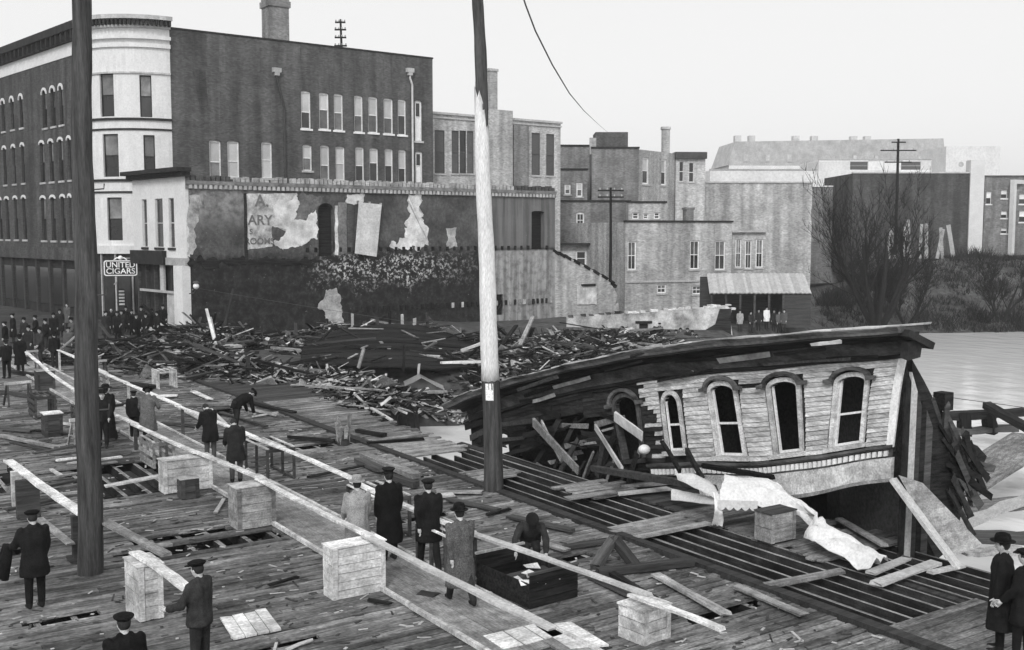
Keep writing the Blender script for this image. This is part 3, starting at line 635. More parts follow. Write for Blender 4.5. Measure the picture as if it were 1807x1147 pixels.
# pale street front of the burned building
FB = Fr(-26.96, 77.0, -47.3); LB = 8.2
MBm = (Matrix.Translation((F0.o.x, F0.o.y, 0)) @ Matrix.Rotation(F0.a, 4, 'Z')).inverted() @ Matrix.Translation((FB.o.x, FB.o.y, 0)) @ Matrix.Rotation(FB.a, 4, 'Z')
def fbf(u, y, z): return MBm @ Vector((u, y, z))
fw_ = [FB.rect(*q) for q in ((250, 352, 261, 436), (273, 352, 289, 438), (297, 350, 309, 439))]
zlo = fw_[0][2]; fw_ = [(a_, b_, zlo, fw_[0][3], .0) for a_, b_, c_, d_ in fw_]
wall_mb(0, LB, 4.9, Z0 + .2, .3, fw_).build('front_wall', 'white_stone', burn, fbf)
for h in fw_: window(burn, *h[:4], fm=fbf, frame='stone', up='pane_dark', lo='pane_dark', sill='dark_trim', fw=.06)
mb = MB(); mb.box(-.3, LB + .35, -.75, .3, Z0 + .203, Z0 + .48); mb.box(-.15, LB + .2, -.4, .28, Z0 - .1, Z0 + .2); mb.build('cornice', 'dark_trim', burn, fbf)
mb = MB(); mb.box(-.05, 5.2, -.3, -.003, 4.4, 5.35); mb.build('shop_fascia', 'dark_trim', burn, fbf)
mb = MB(); mb.box(5.25, LB, -.12, .3, 4.4, 4.897); mb.build('shop_fascia', 'stone', burn, fbf)
mb = MB(); mb.box(6.9, LB + .0, -.35, .3, -.1, 4.395); mb.build('corner_pillar', 'white_stone', burn, fbf)
mb = MB(); mb.box(4.2, 4.75, -.05, .1, 2.6, 4.39); mb.box(5.2, 6.85, -.05, .1, .3, 2.5); mb.build('shop_panel', 'stone', burn, fbf)
mb = MB(); mb.box(0, 6.88, .35, .5, -.1, 4.39); mb.build('shop_front', 'dark_trim', burn, fbf)
mb = MB(); mb.box(1.2, 7.6, -.2, -.06, 2.5, 2.66); mb.build('transom', 'stone', burn, fbf)
for k in range(5): mb = MB(); mb.box(.2 + k * 1.35, .3 + k * 1.35, .1, .34, -.05, 4.39); mb.build('shop_post', 'dark_wood', burn, fbf)
# globe lamp on the corner
P = DP(346, 505, 70.3); lp = thing('globe_lamp', 'white globe lamp on a bracket at the corner of the burned building', 'lamp', P)
mb = MB(); mb.ball((0, 0, 0), .2, 12, 8); mb.build('globe', 'globe', lp, smooth=True); mb = MB(); mb.lathe([(.05, .19), (.22, .2), (.16, .32), (.04, .36)], 12); mb.build('cap', 'iron', lp); mb = MB(); mb.tube([(0, 0, -.2), (-.1, .2, -.45), (-.3, .5, -.5)], .035, 6); mb.build('bracket', 'iron', lp)
# hanging shop sign
P = DP(213, 473, 78.5); s = 78.5 / F_PX; sg = thing('shop_sign', 'black hanging sign with rounded corners and white letters reading UNITED CIGARS', 'sign', P, R(8) - TH * .9)
def rr_(w_, h_, r_): return [(sx_ * (w_ - r_) + r_ * math.cos(t), sz_ * (h_ - r_) + r_ * math.sin(t)) for sx_, sz_, t0 in ((1, 1, 0), (-1, 1, 90), (-1, -1, 180), (1, -1, 270)) for t in [R(t0 + k * 22.5) for k in range(5)]]
mb = MB(); mb.prism(rr_(1.2, .6, .18), -.06, .06); mb.build('board', 'sign_black', sg)
o_ = rr_(1.16, .565, .17); i_ = rr_(1.08, .485, .12); mb = MB(); n = len(o_); mb.add([(x, -.075, z) for x, z in o_ + i_], [(k, (k + 1) % n, n + (k + 1) % n, n + k) for k in range(n)]); mb.build('border', 'sign_white', sg)
for tx, z in (('UNITED', .22), ('CIGARS', -.23)):
    me = fcurve(tx, .56); me.materials.append(mat('sign_white')); ob = link('lettering', me, sg, (0, -.075, z)); wd = max(v.co.x for v in me.vertices) - min(v.co.x for v in me.vertices); ob.scale = (2.0 / wd, 1, 1)
mb = MB(); mb.ball((0, 0, .74), .17, 10, 6); mb.tube([(-.45, 0, .6), (-.25, 0, .74), (0, 0, .72), (.25, 0, .74), (.45, 0, .6)], .05, 6); mb.build('ornament', 'sign_white', sg)
mb = MB(); mb.tube([(-.3, 0, -.6), (-.3, 0, -1.0), (-.5, .1, -1.2)], .05, 6); mb.tube([(0, .05, .7), (1.9, 1.7, .7)], .04, 6); mb.build('bracket', 'stone', sg)
P = DP(215, 524, 79.5); s2 = thing('hanging_sign', 'small narrow striped blade sign hanging under the large cigar sign', 'sign', P, R(8) - TH)
mb = MB(); mb.prism([(-.25, -.7), (.25, -.7), (.25, .5), (.15, .62), (-.15, .62), (-.25, .5)], -.04, .04); mb.build('board', 'sign_black', s2)
for k in range(5): mb = MB(); mb.box(-.2, .2, -.05, -.042, -.6 + k * .24, -.47 + k * .24); mb.build('stripe', 'stone', s2)
mb = MB(); mb.tube([(-.36, 0, -1.0), (-.36, 0, .7)], .035, 6); mb.build('bracket', 'stone', s2)

# ---- pale three-storey building behind the burned wall
F2 = Fr(-7.75, 97.5, 37.27); L2 = F2.pix(989, 300)[0]; Z2 = 17.2
b2 = F2.root('pale_building', 'pale brick building with tall shuttered windows and chimney stacks behind the burned wall')
h2 = [F2.rect(*q) for q in ((767, 229, 785, 306), (797, 230, 810, 306), (811, 230, 823, 306), (824, 231, 836, 306), (938, 234, 953, 309), (964, 236, 978, 310))]
wall_mb(0, L2, -.5, Z2, .3, h2).build('wall', 'light_brick', b2); body(b2, L2, -.5, Z2, 14, 'light_brick')
for i, h in enumerate(h2): window(b2, *h, frame='shutter', up='shutter' if i != 2 else 'pane_dark', lo='shutter' if i != 2 else 'pane_dark', sill='stone', dep=.1, fw=.06)
mb = MB(); mb.box(-.1, L2 + .1, -.2, .3, Z2 + .003, Z2 + .2); mb.box(-.1, L2 + .05, -.12, -.003, Z2 - .35, Z2 - .2); mb.build('coping', 'stone', b2)
a_ = F2.pix(862, 190, -.6); b_ = F2.pix(905, 190, -.6); mb = MB(); mb.box(a_[0], b_[0], -.6, -.003, 2, a_[1] - .1); mb.build('chimney_breast', 'pale_brick', b2)
a_ = F2.pix(903, 220, -.4); b_ = F2.pix(933, 330, -.4); mb = MB(); mb.box(a_[0] + .25, b_[0], -.42, -.004, 2, a_[1]); mb.build('chimney_breast', 'grey_brick', b2)
a_ = F2.pix(864, 125, .5); b_ = F2.pix(878, 190, .5); mb = MB(); mb.box(a_[0], b_[0], .5, 1.2, Z2 - 1, a_[1]); mb.box(a_[0] - .07, b_[0] + .07, .43, 1.27, a_[1] + .003, a_[1] + .25); mb.build('chimney', 'pale_brick', b2)

def simple(name, label, x0, x1, yt, dep, z0, m_, wins=(), phi=37.27, depth=9, roof='roof_dark', cop='dark_trim', cat='building', yt_at=None, style=None, copw=.12):
    xc = (x0 - CXP) / F_PX * dep; f = Fr(xc, dep, phi); L_ = f.pix(x1, 400)[0]; zt = f.pix(x0 if yt_at is None else yt_at, yt)[1]
    rt = f.root(name, label, cat); hs_ = [f.rect(*q[:4]) + (q[4] if len(q) > 4 else 0,) for q in wins]
    wall_mb(0, L_, z0, zt, .3, hs_).build('wall', m_, rt); body(rt, L_, z0, zt, depth, m_, roof=roof); parapet(rt, L_, depth, zt, m_)
    for h in hs_: window(rt, *h[:4], arch=h[4], **(style or {}))
    if cop: mb = MB(); mb.box(-.08, L_ + .08, -copw, .32, zt + .003, zt + .18); mb.build('coping', cop, rt)
    return rt, f, L_, zt
st = dict(frame='trim_white', up='pane_mid', lo='pane_dark', sill='stone', fw=.12, bars=1)
# grey brick cluster right of it
r3, f3, l3, z3 = simple('brick_block', 'grey brick block with a dark rooftop box and two narrow windows', 1043, 1126, 262, 118, -1, 'grey_brick', phi=0, depth=13)
fx = Fr(*( (1126 - CXP) / F_PX * 118, 118), 52); lx = fx.pix(1191, 300)[0]
MX = (Matrix.Translation((f3.o.x, f3.o.y, 0)) @ Matrix.Rotation(f3.a, 4, 'Z')).inverted() @ Matrix.Translation((fx.o.x, fx.o.y, 0)) @ Matrix.Rotation(fx.a, 4, 'Z')
hx = [fx.rect(*q) for q in ((1134, 277, 1145, 325), (1167, 280, 1176, 327))]
wall_mb(0.02, lx, -1, z3 - .1, .3, hx).build('wall', 'pale_brick', r3, lambda u, y, z: MX @ Vector((u, y, z)))
for h in hx: window(r3, *h, fm=lambda u, y, z: MX @ Vector((u, y, z)), frame='trim_white', up='pane_blind_sky', lo='pane_dark', fw=.2)
mb = MB(); mb.box(0.1, lx - .1, .31, 3.5, -1, z3 - .4); mb.build('rear_mass', 'pale_brick', r3, lambda u, y, z: MX @ Vector((u, y, z)))
mb = MB(); a_ = f3.pix(1051, 233, 5); b_ = f3.pix(1108, 262, 5); mb.box(a_[0], b_[0], 5, 9, z3 - .5, a_[1]); mb.build('rooftop_box', 'dark_brick', r3)
mb = MB(); a_ = f3.pix(1169, 228, 9); b_ = f3.pix(1182, 262, 9); mb.box(a_[0], b_[0], 9, 9.8, z3 - 2, a_[1]); mb.box(a_[0] - .1, b_[0] + .1, 8.9, 9.9, a_[1] + .003, a_[1] + .3); mb.build('chimney', 'pale_brick', r3)
mb = MB(); a_ = f3.pix(1041, 243, .5); b_ = f3.pix(1052, 262, .5); mb.box(a_[0], b_[0], .5, 1.2, z3 - .6, a_[1]); mb.build('chimney', 'pale_brick', r3)
simple('brick_wing', 'grey brick wing joined to the left of the block with the rooftop box', 985, 1043, 258, 121, -1, 'grey_brick', phi=4, depth=10)
simple('brick_annex', 'small dark-roofed brick annex with one bright and one dark window', 988, 1036, 300, 116, -1, 'grey_brick', [(996, 325, 1007, 343), (1017, 322, 1028, 347)], phi=2, depth=4, style=dict(frame='trim_white', up='pane_blind_sky', lo='pane_mid', fw=.15))
simple('brick_shed', 'flat-roofed dark grey brick shed with a single small window behind the telegraph pole', 985, 1112, 356, 112, -1, 'grey_brick', [(1017, 374, 1031, 403, .2)], phi=4, depth=6, style=dict(frame='trim_white', up='pane_dark', lo='pane_dark', fw=.14, bars=1))
simple('brick_lean_to', 'narrow brick lean-to with three little white-headed windows in a row', 1108, 1175, 358, 110, -1, 'pale_brick', [(1116, 375, 1127, 386), (1135, 377, 1144, 386), (1154, 375, 1164, 386)], phi=2, depth=4, style=dict(frame='trim_white', up='pane_dark', lo='pane_dark', fw=.1))
simple('porch_building', 'low building with a dark porch roof and white door frames beyond the ruin', 980, 1068, 432, 108, -1, 'light_brick', [(1016, 442, 1035, 470), (1043, 438, 1058, 476)], phi=4, depth=3, cop='dark_trim', copw=.8, style=dict(frame='trim_white', up='pane_dark', lo='pane_dark', fw=.16))
r_, f_, l_, z_ = simple('white_house', 'small white upper storey with a shingled eave and two dark narrow windows', 1190, 1243, 280, 124, -1, 'light_brick', [(1199, 285, 1206, 320), (1216, 287, 1224, 321)], phi=4, depth=6, cop=None, style=dict(frame='trim_white', up='pane_dark', lo='pane_dark', fw=.05))
mb = MB(); mb.box(-.1, l_ + .1, -.4, 3, z_ + .003, z_ + .75); mb.build('eave', 'roof_dark', r_)
# big blank pale brick wall
simple('blank_walled_building', 'large building with a blank pale brick wall behind the long low house', 1176, 1432, 323, 125, -1, 'pale_brick', phi=2, depth=16, cop='stone')
# long low pale house with tall windows
r4, f4, l4, z4 = simple('long_house', 'long low pale brick house with tall white-framed windows and a sloping roof line', 1103, 1292, 392, 100, -1.2, 'pale_brick', [(1108, 426, 1123, 476), (1218, 424, 1234, 475), (1262, 425, 1280, 476), (1160, 502, 1176, 517), (1222, 504, 1238, 519)], phi=20, depth=12, style=st)
mb = MB(); a_ = f4.pix(1211, 370, 2); b_ = f4.pix(1224, 395, 2); mb.box(a_[0], b_[0], 2, 2.7, z4 - .4, a_[1]); mb.box(a_[0] - .08, b_[0] + .08, 1.92, 2.78, a_[1] + .003, a_[1] + .22); mb.build('chimney', 'grey_brick', r4)
mb = MB(); u0, z0 = f4.pix(1103, 497); u1, z1 = f4.pix(1290, 497); mb.box(0, l4, -.1, -.003, z0 - .12, z0 + .06); mb.build('belt_course', 'stone', r4)
simple('bay_house', 'pale end house with paired narrow windows and a white door beside the shed', 1291, 1352, 410, 108, -1.2, 'pale_brick', [(1298, 422, 1308, 472), (1315, 424, 1326, 474), (1334, 422, 1346, 472)], phi=0, depth=10, style=st, cop='stone', copw=.4)
# open shed with sheet-roof
P = DP(1330, 580, 88); sh_ = thing('open_shed', 'low open shed with a sloping corrugated roof on posts near the river', 'shed', (P.x, P.y, -1), -TH)
sc_ = 88 / F_PX; mb = MB(); W_ = 176 * sc_
for k in range(44):
    x = -W_ / 2 + k * W_ / 44; z = .05 * (k % 2)
    mb.add([(x, -2.2, 2.75 + z), (x + W_ / 44, -2.2, 2.75 + .05 - z), (x + W_ / 44 + .6, 2.4, 4.15 + .05 - z), (x + .6, 2.4, 4.15 + z)], [(0, 1, 2, 3)])
    mb.add([(x, -2.2, 2.69 + z), (x + W_ / 44, -2.2, 2.69 + .05 - z), (x + W_ / 44 + .6, 2.4, 4.09 + .05 - z), (x + .6, 2.4, 4.09 + z)], [(3, 2, 1, 0)])
mb.build('roof', 'stone', sh_)
for k in range(6): mb = MB(); x = -W_ / 2 + .2 + k * (W_ - 2.4) / 5; mb.beam((x, -2, 0), (x, -2, 2.68), .16, .16); mb.build('post', 'dark_wood', sh_)
mb = MB(); mb.box(W_ / 2 - 2.1, W_ / 2, -2.05, 2.2, 0, 2.66); mb.build('side_wall', 'dark_wood', sh_)
mb = MB(); mb.box(-W_ / 2, W_ / 2 - 2.11, 2.1, 2.25, 0, 3.9); mb.build('back_wall', 'dark_wood', sh_)
# free-standing plastered wall of the burned lot
F5 = Fr(*((1000 - CXP) / F_PX * 82, 82), 3); l5 = F5.pix(1292, 540)[0]
w5 = F5.root('ruined_wall', 'low free-standing whitewashed wall of the burned lot with a dark doorway and broken end', 'wall')
tp = [(1000, 560), (1040, 556), (1080, 553), (1120, 552), (1180, 547), (1240, 543), (1283, 539), (1291, 546), (1289, 566), (1294, 600)]
tp = [F5.pix(*p) for p in tp]; dr = F5.rect(1128, 571, 1143, 640)
lw = [(p[0], p[1]) for p in tp if p[0] < dr[0]]; rw = [(p[0], p[1]) for p in tp if p[0] > dr[1]]; zt = F5.pix(1135, 551)[1]
mb = MB(); mb.prism([(0, -3.4)] + lw + [(dr[0], zt), (dr[0], -3.4)], 0, .4); mb.prism([(dr[1], -3.4), (dr[1], zt)] + rw + [(rw[-1][0] + .2, -3.4)], 0, .4); mb.prism([(dr[0], dr[3]), (dr[0], zt), (dr[1], zt), (dr[1], dr[3])], 0.001, .399)
mb.build('wall', 'old_plaster', w5)
mb = MB(); mb.box(dr[0] - .3, dr[1] + .3, -.06, -.002, dr[3], dr[3] + .2); mb.build('lintel', 'char', w5); mb = MB(); mb.box(dr[0], dr[1], .2, .25, -3, dr[3]); mb.build('door_panel', 'char', w5)
rr = random.Random(3)
for k in range(46): mb = MB(); u = rr.uniform(0, l5); z = interp(u, [p[0] for p in tp], [p[1] for p in tp]); mb.box(u, u + .35, -.03, .42, z - .03, z + rr.uniform(.03, .16), jit=.03); mb.build('capping_stone', 'white_plaster' if u > 4 else 'rubble', w5)
mb = MB(); uv = [F5.pix(*p) for p in ((1270, 545), (1290, 545), (1290, 600), (1222, 606), (1240, 585), (1262, 572))]; mb.prism(uv, -.03, -.003); mb.build('soot_patch', 'char', w5)
# dark warehouse, brick house with white heads, far roofs
r7, f7, l7, z7 = simple('warehouse', 'dark brick warehouse with a broad white corner pier above the far bank', 1500, 1708, 306, 132, 2, 'left_brick', phi=0, depth=12, cop='stone')
mb = MB(); mb.box(l7, l7 + 1.7, -.25, 1.2, 2, z7 + 1.6); mb.build('corner_pier', 'white_stone', r7)
simple('riverside_house', 'brick house with white window heads and a white end post at the right edge', 1732, 1860, 312, 138, 2, 'grey_brick', [(1741, 338, 1749, 360), (1767, 335, 1777, 350), (1767, 372, 1777, 385), (1767, 402, 1777, 412), (1799, 342, 1812, 360), (1799, 372, 1812, 392)], phi=0, depth=12, style=dict(frame='trim_white', up='trim_white', lo='pane_dark', fw=.05, sill='trim_white'), cop='roof_dark')
mb = MB(); P = DP(1789, 317, 137); pst = thing('white_post', 'tall white post standing in front of the brick riverside house', 'post', (P.x, P.y, 3)); mb.box(-.28, .28, -.28, .28, 0, P.z - 3); mb.box(-.3, 2.6, -.2, .2, P.z - 3.5, P.z - 3); mb.build('post', 'white_stone', pst)
r8, f8, l8, z8 = simple('mansard_block', 'pale distant block with a long mansard roof and chimneys', 1283, 1662, 292, 450, 0, 'far_white', phi=3, depth=30, cop=None)
mb = MB(); mb.prism([(-.9, z8 + .01), (l8 + .9, z8 + .01), (l8 - .6, z8 + 11.5), (2.6, z8 + 9.8)], 0, 28); mb.build('mansard_roof', 'far_grey', r8)
for k in range(9): mb = MB(); u = 6 + k * 9.2; mb.box(u, u + 1.9, -.3, 1.2, z8 + 1.6, z8 + 4.6); d_ = mb.build('dormer', 'far_grey', r8); mb = MB(); mb.box(u + .35, u + 1.55, -.33, -.303, z8 + 1.9, z8 + 4.2); mb.build('pane', 'far_grey', d_)
for u in (5, 11, 30, 38, 55, 61): mb = MB(); mb.box(u, u + 2.6, 10, 13, z8 + 9, z8 + 13.2); mb.build('chimney', 'far_grey', r8)
r9, f9, l9, z9 = simple('pale_gable_house', 'plain white building with one round opening left of the brick riverside house', 1662, 1760, 258, 240, 0, 'far_white', phi=0, depth=15, cop=None)
mb = MB(); u, z = f9.pix(1696, 290); mb.ball((u, -.02, z), .6, 10, 6, ry=.03); mb.build('round_opening', 'far_grey', r9)
simple('white_store', 'long low white store building below the mansard roof', 1250, 1440, 300, 170, -1, 'far_white', phi=0, depth=12, cop='far_grey')
simple('striped_store', 'low pale store with two dark panels beneath the distant mansard block', 1440, 1640, 282, 190, -1, 'far_white', [(1500, 285, 1532, 300), (1590, 285, 1625, 300)], phi=0, depth=12, cop='far_grey', style=dict(frame='far_grey', up='shutter', lo='shutter', sill=None))
simple('low_brick_store', 'low grey brick store with a stub chimney beyond the blank pale wall', 1405, 1510, 330, 140, 0, 'grey_brick', phi=0, depth=8, cop='far_white')
# board hoarding and wreckage under the warehouse
P0 = DP(1568, 445, 124); hd = thing('board_hoarding', 'broken pale board hoarding leaning below the dark warehouse', 'fence', (P0.x, P0.y, 4.2), -TH)
for k in range(13):
    mb = MB(); x = k * .62 + rr.uniform(-.1, .1); ln = rr.uniform(-.7, .7); mb.beam((x, 0, -.6), (x + ln, .2, rr.uniform(2.4, 3.9)), rr.uniform(.3, .55), .06, up=Vector((0, 1, 0))); mb.build('board', ['stone', 'mid_wood', 'dark_wood'][k % 3], hd)
# telegraph poles in the distance
def tpole(px, yt, yb, dep, label, arms, r_=.15):
    A_ = DP(px, yb, dep); B_ = DP(px, yt, dep); p = thing('telegraph_pole', label, 'pole', A_, -TH, 'distant telegraph poles'); h = B_.z - A_.z
    mb = MB(); mb.tube([(0, 0, 0), (.05, 0, h * .5), (0, 0, h)], [r_, r_ * .85, r_ * .7], 8); mb.build('pole', 'bark', p)
    for fz, wd in arms:
        mb = MB(); mb.beam((-wd / 2, -.16, h * fz), (wd / 2, -.16, h * fz), .1, .13); ar = mb.build('cross_arm', 'bark', p)
        for k in range(4): mb = MB(); x = wd * (-.42 + .28 * k); mb.lathe([(.05, 0), (.07, .05), (.06, .14), (.02, .17)], 6, (x, -.16, h * fz + .066)); mb.build('insulator', 'stone', ar)
tpole(1076, 331, 540, 96, 'telegraph pole with two cross arms in front of the grey brick shed', [(.975, 2.3), (.92, 2.3)])
tpole(1579, 245, 450, 122, 'tall telegraph pole with cross arms beside the dark warehouse', [(.97, 1.6), (.90, 4.0), (.8, 3.0)], .2)
tpole(602, 34, 120, 96, 'slim many-armed telegraph pole rising behind the roof of the corner block', [(.93, .9), (.78, 1.0), (.62, 1.0), (.45, 1.1)], .12)

# ================================================================ THE FALLEN FRAME HOUSE
HB = 19.0
def zb(a): return interp(a, [12, 14, 16.2, 17.5, 19.5, 21.3, 25, 29, 33], [2.45, 2.05, 1.42, 1.05, .72, .38, -.45, -1.7, -3.1])
@functools.lru_cache(None)
def zbs(a): return sum(zb(a + d) for d in (-1.0, -.5, 0, .5, 1.0)) / 5
_tp = [onX(x, y, 18.35) for x, y in ((1640, 569), (1500, 578), (1400, 586), (1300, 593), (1149, 611), (1044, 631), (960, 650), (880, 671), (800, 701), (740, 730))]
@functools.lru_cache(None)
def ztop(y): return sum(interp(y + d, [p.y for p in _tp], [p.z for p in _tp]) for d in (-.8, -.4, 0, .4, .8)) / 5
def hp(a, w_, v):                       # along the front, out towards the street, up the front
    lean = interp(a, [13.5, 15.2, 17, 19, 21, 25, 32], [-.08, .0, .16, .3, .3, .32, .36])
    yt = a + 1.85 * lean; hs_ = (ztop(round(yt, 3)) - zbs(a)) / 3.0
    bw2 = .05 * math.sin(a * 1.15 + v * 1.3) + .02 * math.sin(a * 3.1 - v * 2)          # boards sprung in and out
    return Vector((HB - w_ + v * .05 + bw2, a + (v - 1.1) * lean + .015 * math.sin(v * 3 + a * 2), zbs(a) + v * hs_ + .012 * math.sin(a * 2.3 + v)))
house = thing('fallen_house', 'collapsed two-storey wooden house with white clapboards, arched windows and a long sagging cornice', 'house', (0, 0, 0))
A0, A1 = 14.0, 30.8
AW = [(14.86, 15.6, .3, 1.88, .14), (16.65, 17.4, .3, 1.9, .14), (18.5, 19.28, .3, 1.92, .15), (20.55, 21.15, .45, 1.82, .3), (22.25, 23.05, .3, 1.9, .26), (24.7, 26.0, .1, 1.9, .35)]
def hm(u, y, z): return hp(u, -y, z)    # wall_mb space (x along, y into, z up)
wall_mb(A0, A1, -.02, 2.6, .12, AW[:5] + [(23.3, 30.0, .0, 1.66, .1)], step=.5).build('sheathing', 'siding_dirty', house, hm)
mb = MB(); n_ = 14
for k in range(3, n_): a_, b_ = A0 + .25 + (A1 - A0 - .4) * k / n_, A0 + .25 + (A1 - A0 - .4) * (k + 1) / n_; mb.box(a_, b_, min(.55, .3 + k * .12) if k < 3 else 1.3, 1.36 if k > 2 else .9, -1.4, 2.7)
mb.build('added_dark_backing', 'char', house, hm)  # dark sheet added behind the front so the interior reads unlit
rh = random.Random(21)
M('casing', .55, .45, 2.0, (2, .8, 2), .85, .4, .1, v2=.74, fine=.3)
def clap(a0, a1, v0, m_):
    n = max(2, int((a1 - a0) / .4)); vs = []; fs = []; j0 = rh.uniform(-.005, .005)
    for i in range(n + 1):
        a = a0 + (a1 - a0) * i / n
        for w_, dv in ((.004, 0), (.05 + j0, 0), (.02 + j0, .118), (.004, .118)): vs.append(hp(a, w_, v0 + dv))
    for i in range(n):
        for k in range(4): fs.append((i * 4 + k, i * 4 + (k + 1) % 4, i * 4 + 4 + (k + 1) % 4, i * 4 + 4 + k))
    fs += [(0, 1, 2, 3), (n * 4 + 3, n * 4 + 2, n * 4 + 1, n * 4)]
    mb = MB(); mb.add(vs, fs); return mb.build('clapboard', m_, house)
row = 0; v = .18
while v < 2.2:
    segs = [(A0 + .12, A1 + rh.uniform(-1.4, .2))]
    for h in AW:
        pad = .17 if h[4] < .3 else .2; top = h[3] + .16
        if h[2] - .22 < v + .06 < top:
            ns = []
            for s0, s1 in segs:
                if s1 <= h[0] - pad or s0 >= h[1] + pad: ns.append((s0, s1)); continue
                if h[0] - pad > s0: ns.append((s0, h[0] - pad))
                if s1 > h[1] + pad: ns.append((h[1] + pad, s1))
            segs = ns
    for s0, s1 in segs:
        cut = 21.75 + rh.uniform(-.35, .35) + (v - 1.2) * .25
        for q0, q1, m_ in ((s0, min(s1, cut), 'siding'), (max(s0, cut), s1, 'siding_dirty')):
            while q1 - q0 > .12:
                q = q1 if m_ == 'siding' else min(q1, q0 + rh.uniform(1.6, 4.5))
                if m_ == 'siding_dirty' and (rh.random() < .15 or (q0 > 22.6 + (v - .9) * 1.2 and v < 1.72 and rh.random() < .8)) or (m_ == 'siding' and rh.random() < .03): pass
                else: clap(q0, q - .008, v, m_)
                q0 = q
    v += .109
# windows: arched casing, hood, sash, dark backing sheet behind
for i, h in enumerate(AW[:5]):
    a0, a1, v0, v1, ar = h; cx_ = (a0 + a1) / 2; n = 10; white = i < 4; mm = 'casing' if white else 'dark_wood'; hw = (a1 - a0) / 2; cw = .105
    def arc(hw_, base, rise): return [(cx_ - hw_ * math.cos(math.pi * k / n), base + rise * math.sin(math.pi * k / n)) for k in range(n + 1)]
    o_ = [(a0 - cw, v0)] + arc(hw + cw, v1 - ar, ar + cw) + [(a1 + cw, v0)]; i_ = [(a0, v0)] + arc(hw, v1 - ar, ar) + [(a1, v0)]
    mb = MB(); N_ = len(o_)
    for y0, y1 in ((-.07, -.005),):
        vs = [(x, y0, z) for x, z in o_] + [(x, y0, z) for x, z in i_] + [(x, .11, z) for x, z in i_] + [(x, y1, z) for x, z in o_]
        mb.add(vs, [(k, k + 1, N_ + k + 1, N_ + k) for k in range(N_ - 1)] + [(N_ + k, N_ + k + 1, 2 * N_ + k + 1, 2 * N_ + k) for k in range(N_ - 1)] + [(k + 1, k, 3 * N_ + k, 3 * N_ + k + 1) for k in range(N_ - 1)])
    w_ = mb.build('window', mm, house, hm)
    mb = MB(); mb.box(a0 - .2, a1 + .2, -.13, -.005, v0 - .11, v0 - .004); mb.build('sill', mm, w_, hm)
    if i != 3:
        o2 = arc(hw + cw + .07, v1 - ar + .05, ar + cw + .08); i2 = arc(hw + cw - .02, v1 - ar + .05, ar + cw + .0); mb = MB(); mb.prism(o2 + i2[::-1], -.17, -.072); mb.prism([(a0 - .3, v1 - ar + .03), (a0 - .3, v1 - ar + .11), (a0 - .1, v1 - ar + .14), (a0 - .1, v1 - ar + .02)], -.18, -.074); mb.prism([(a1 + .3, v1 - ar + .03), (a1 + .3, v1 - ar + .11), (a1 + .1, v1 - ar + .14), (a1 + .1, v1 - ar + .02)], -.18, -.074)
        mb.build('hood', 'frieze', w_, hm)
    if i in (0, 1, 2, 3):
        mb = MB(); vm = v0 + (v1 - v0) * .46
        mb.box(a0 + .002, a0 + .05, .02, .07, v0, v1 - ar * .6); mb.box(a1 - .05, a1 - .002, .02, .07, v0, v1 - ar * .6); mb.box(a0 + .05, a1 - .05, .02, .07, v0, v0 + .06)
        if i != 1: mb.box(a0 + .05, a1 - .05, .03, .06, vm - .025, vm + .025)
        mb.build('sash', 'trim_white', w_, hm)
# corner board, belt moulding with dentils, apron board, frieze and cornice
mb = MB(); 
for k in range(6): mb.box(A0 - .06, A0 + .12, -.05, -.003, .1 + k * .42, .1 + (k + 1) * .42)
mb.build('corner_board', 'trim_white', house, hm)
def sweep(name, m_, prof, a0, a1, n=40, jit=0):
    mb = MB(); vs = []; fs = []; P_ = len(prof)
    for i in range(n + 1):
        a = a0 + (a1 - a0) * i / n
        for w_, v in prof: vs.append(hp(a, w_ + rh.uniform(-jit, jit), v + rh.uniform(-jit, jit)))
    for i in range(n):
        for k in range(P_): fs.append((i * P_ + k, i * P_ + (k + 1) % P_, (i + 1) * P_ + (k + 1) % P_, (i + 1) * P_ + k))
    fs += [tuple(range(P_)), tuple(range(n * P_, n * P_ + P_))[::-1]]
    mb.add(vs, fs); return mb.build(name, m_, house)
belt = sweep('belt_moulding', 'frieze', [(.003, .06), (.12, .06), (.16, .1), (.16, .15), (.003, .17)], A0 - .05, 22.0)
sweep('dentil_board', 'frieze', [(.003, -.14), (.04, -.14), (.04, .055), (.003, .055)], A0 - .04, 22.0)
a = A0 + .05
while a < 21.9:
    mb = MB(); mb.box(a, a + .085, -.1, -.043, -.1, .03); mb.build('dentil', 'trim_white', belt, hm); a += .155
M('apron', .52, .45, 1.2, (.6, 2, 2), .85, .3, .1, fine=.3)
sweep('apron_board', 'apron', [(-.05, -.72), (.05, -.72), (.05, -.145), (-.05, -.145)], A0 - .05, 20.2)
sweep('apron_trim', 'mid_wood', [(.052, -.72), (.13, -.72), (.13, -.66), (.052, -.64)], A0 - .05, 20.2)
sweep('frieze_board', 'frieze', [(.003, 2.2), (.05, 2.2), (.05, 2.62), (.003, 2.62)], A0 - .05, A1 - .5)
sweep('frieze_trim', 'siding_dirty', [(.052, 2.2), (.11, 2.22), (.11, 2.28), (.052, 2.3)], A0 - .05, A1 - .2)
cor = sweep('cornice', 'siding_dirty', [(.0, 2.625), (.16, 2.63), (.22, 2.72), (.72, 2.76), (.72, 2.80), (.0, 2.80)], A0 - .25, A1 + .2)  # dark siding tone also paints in shade under the overhang
sweep('crown_moulding', 'frieze', [(.55, 2.803), (.74, 2.803), (.76, 2.86), (.82, 2.93), (.82, 2.95), (.55, 2.95)], A0 - .3, A1 + .4)
a = A0 - .32
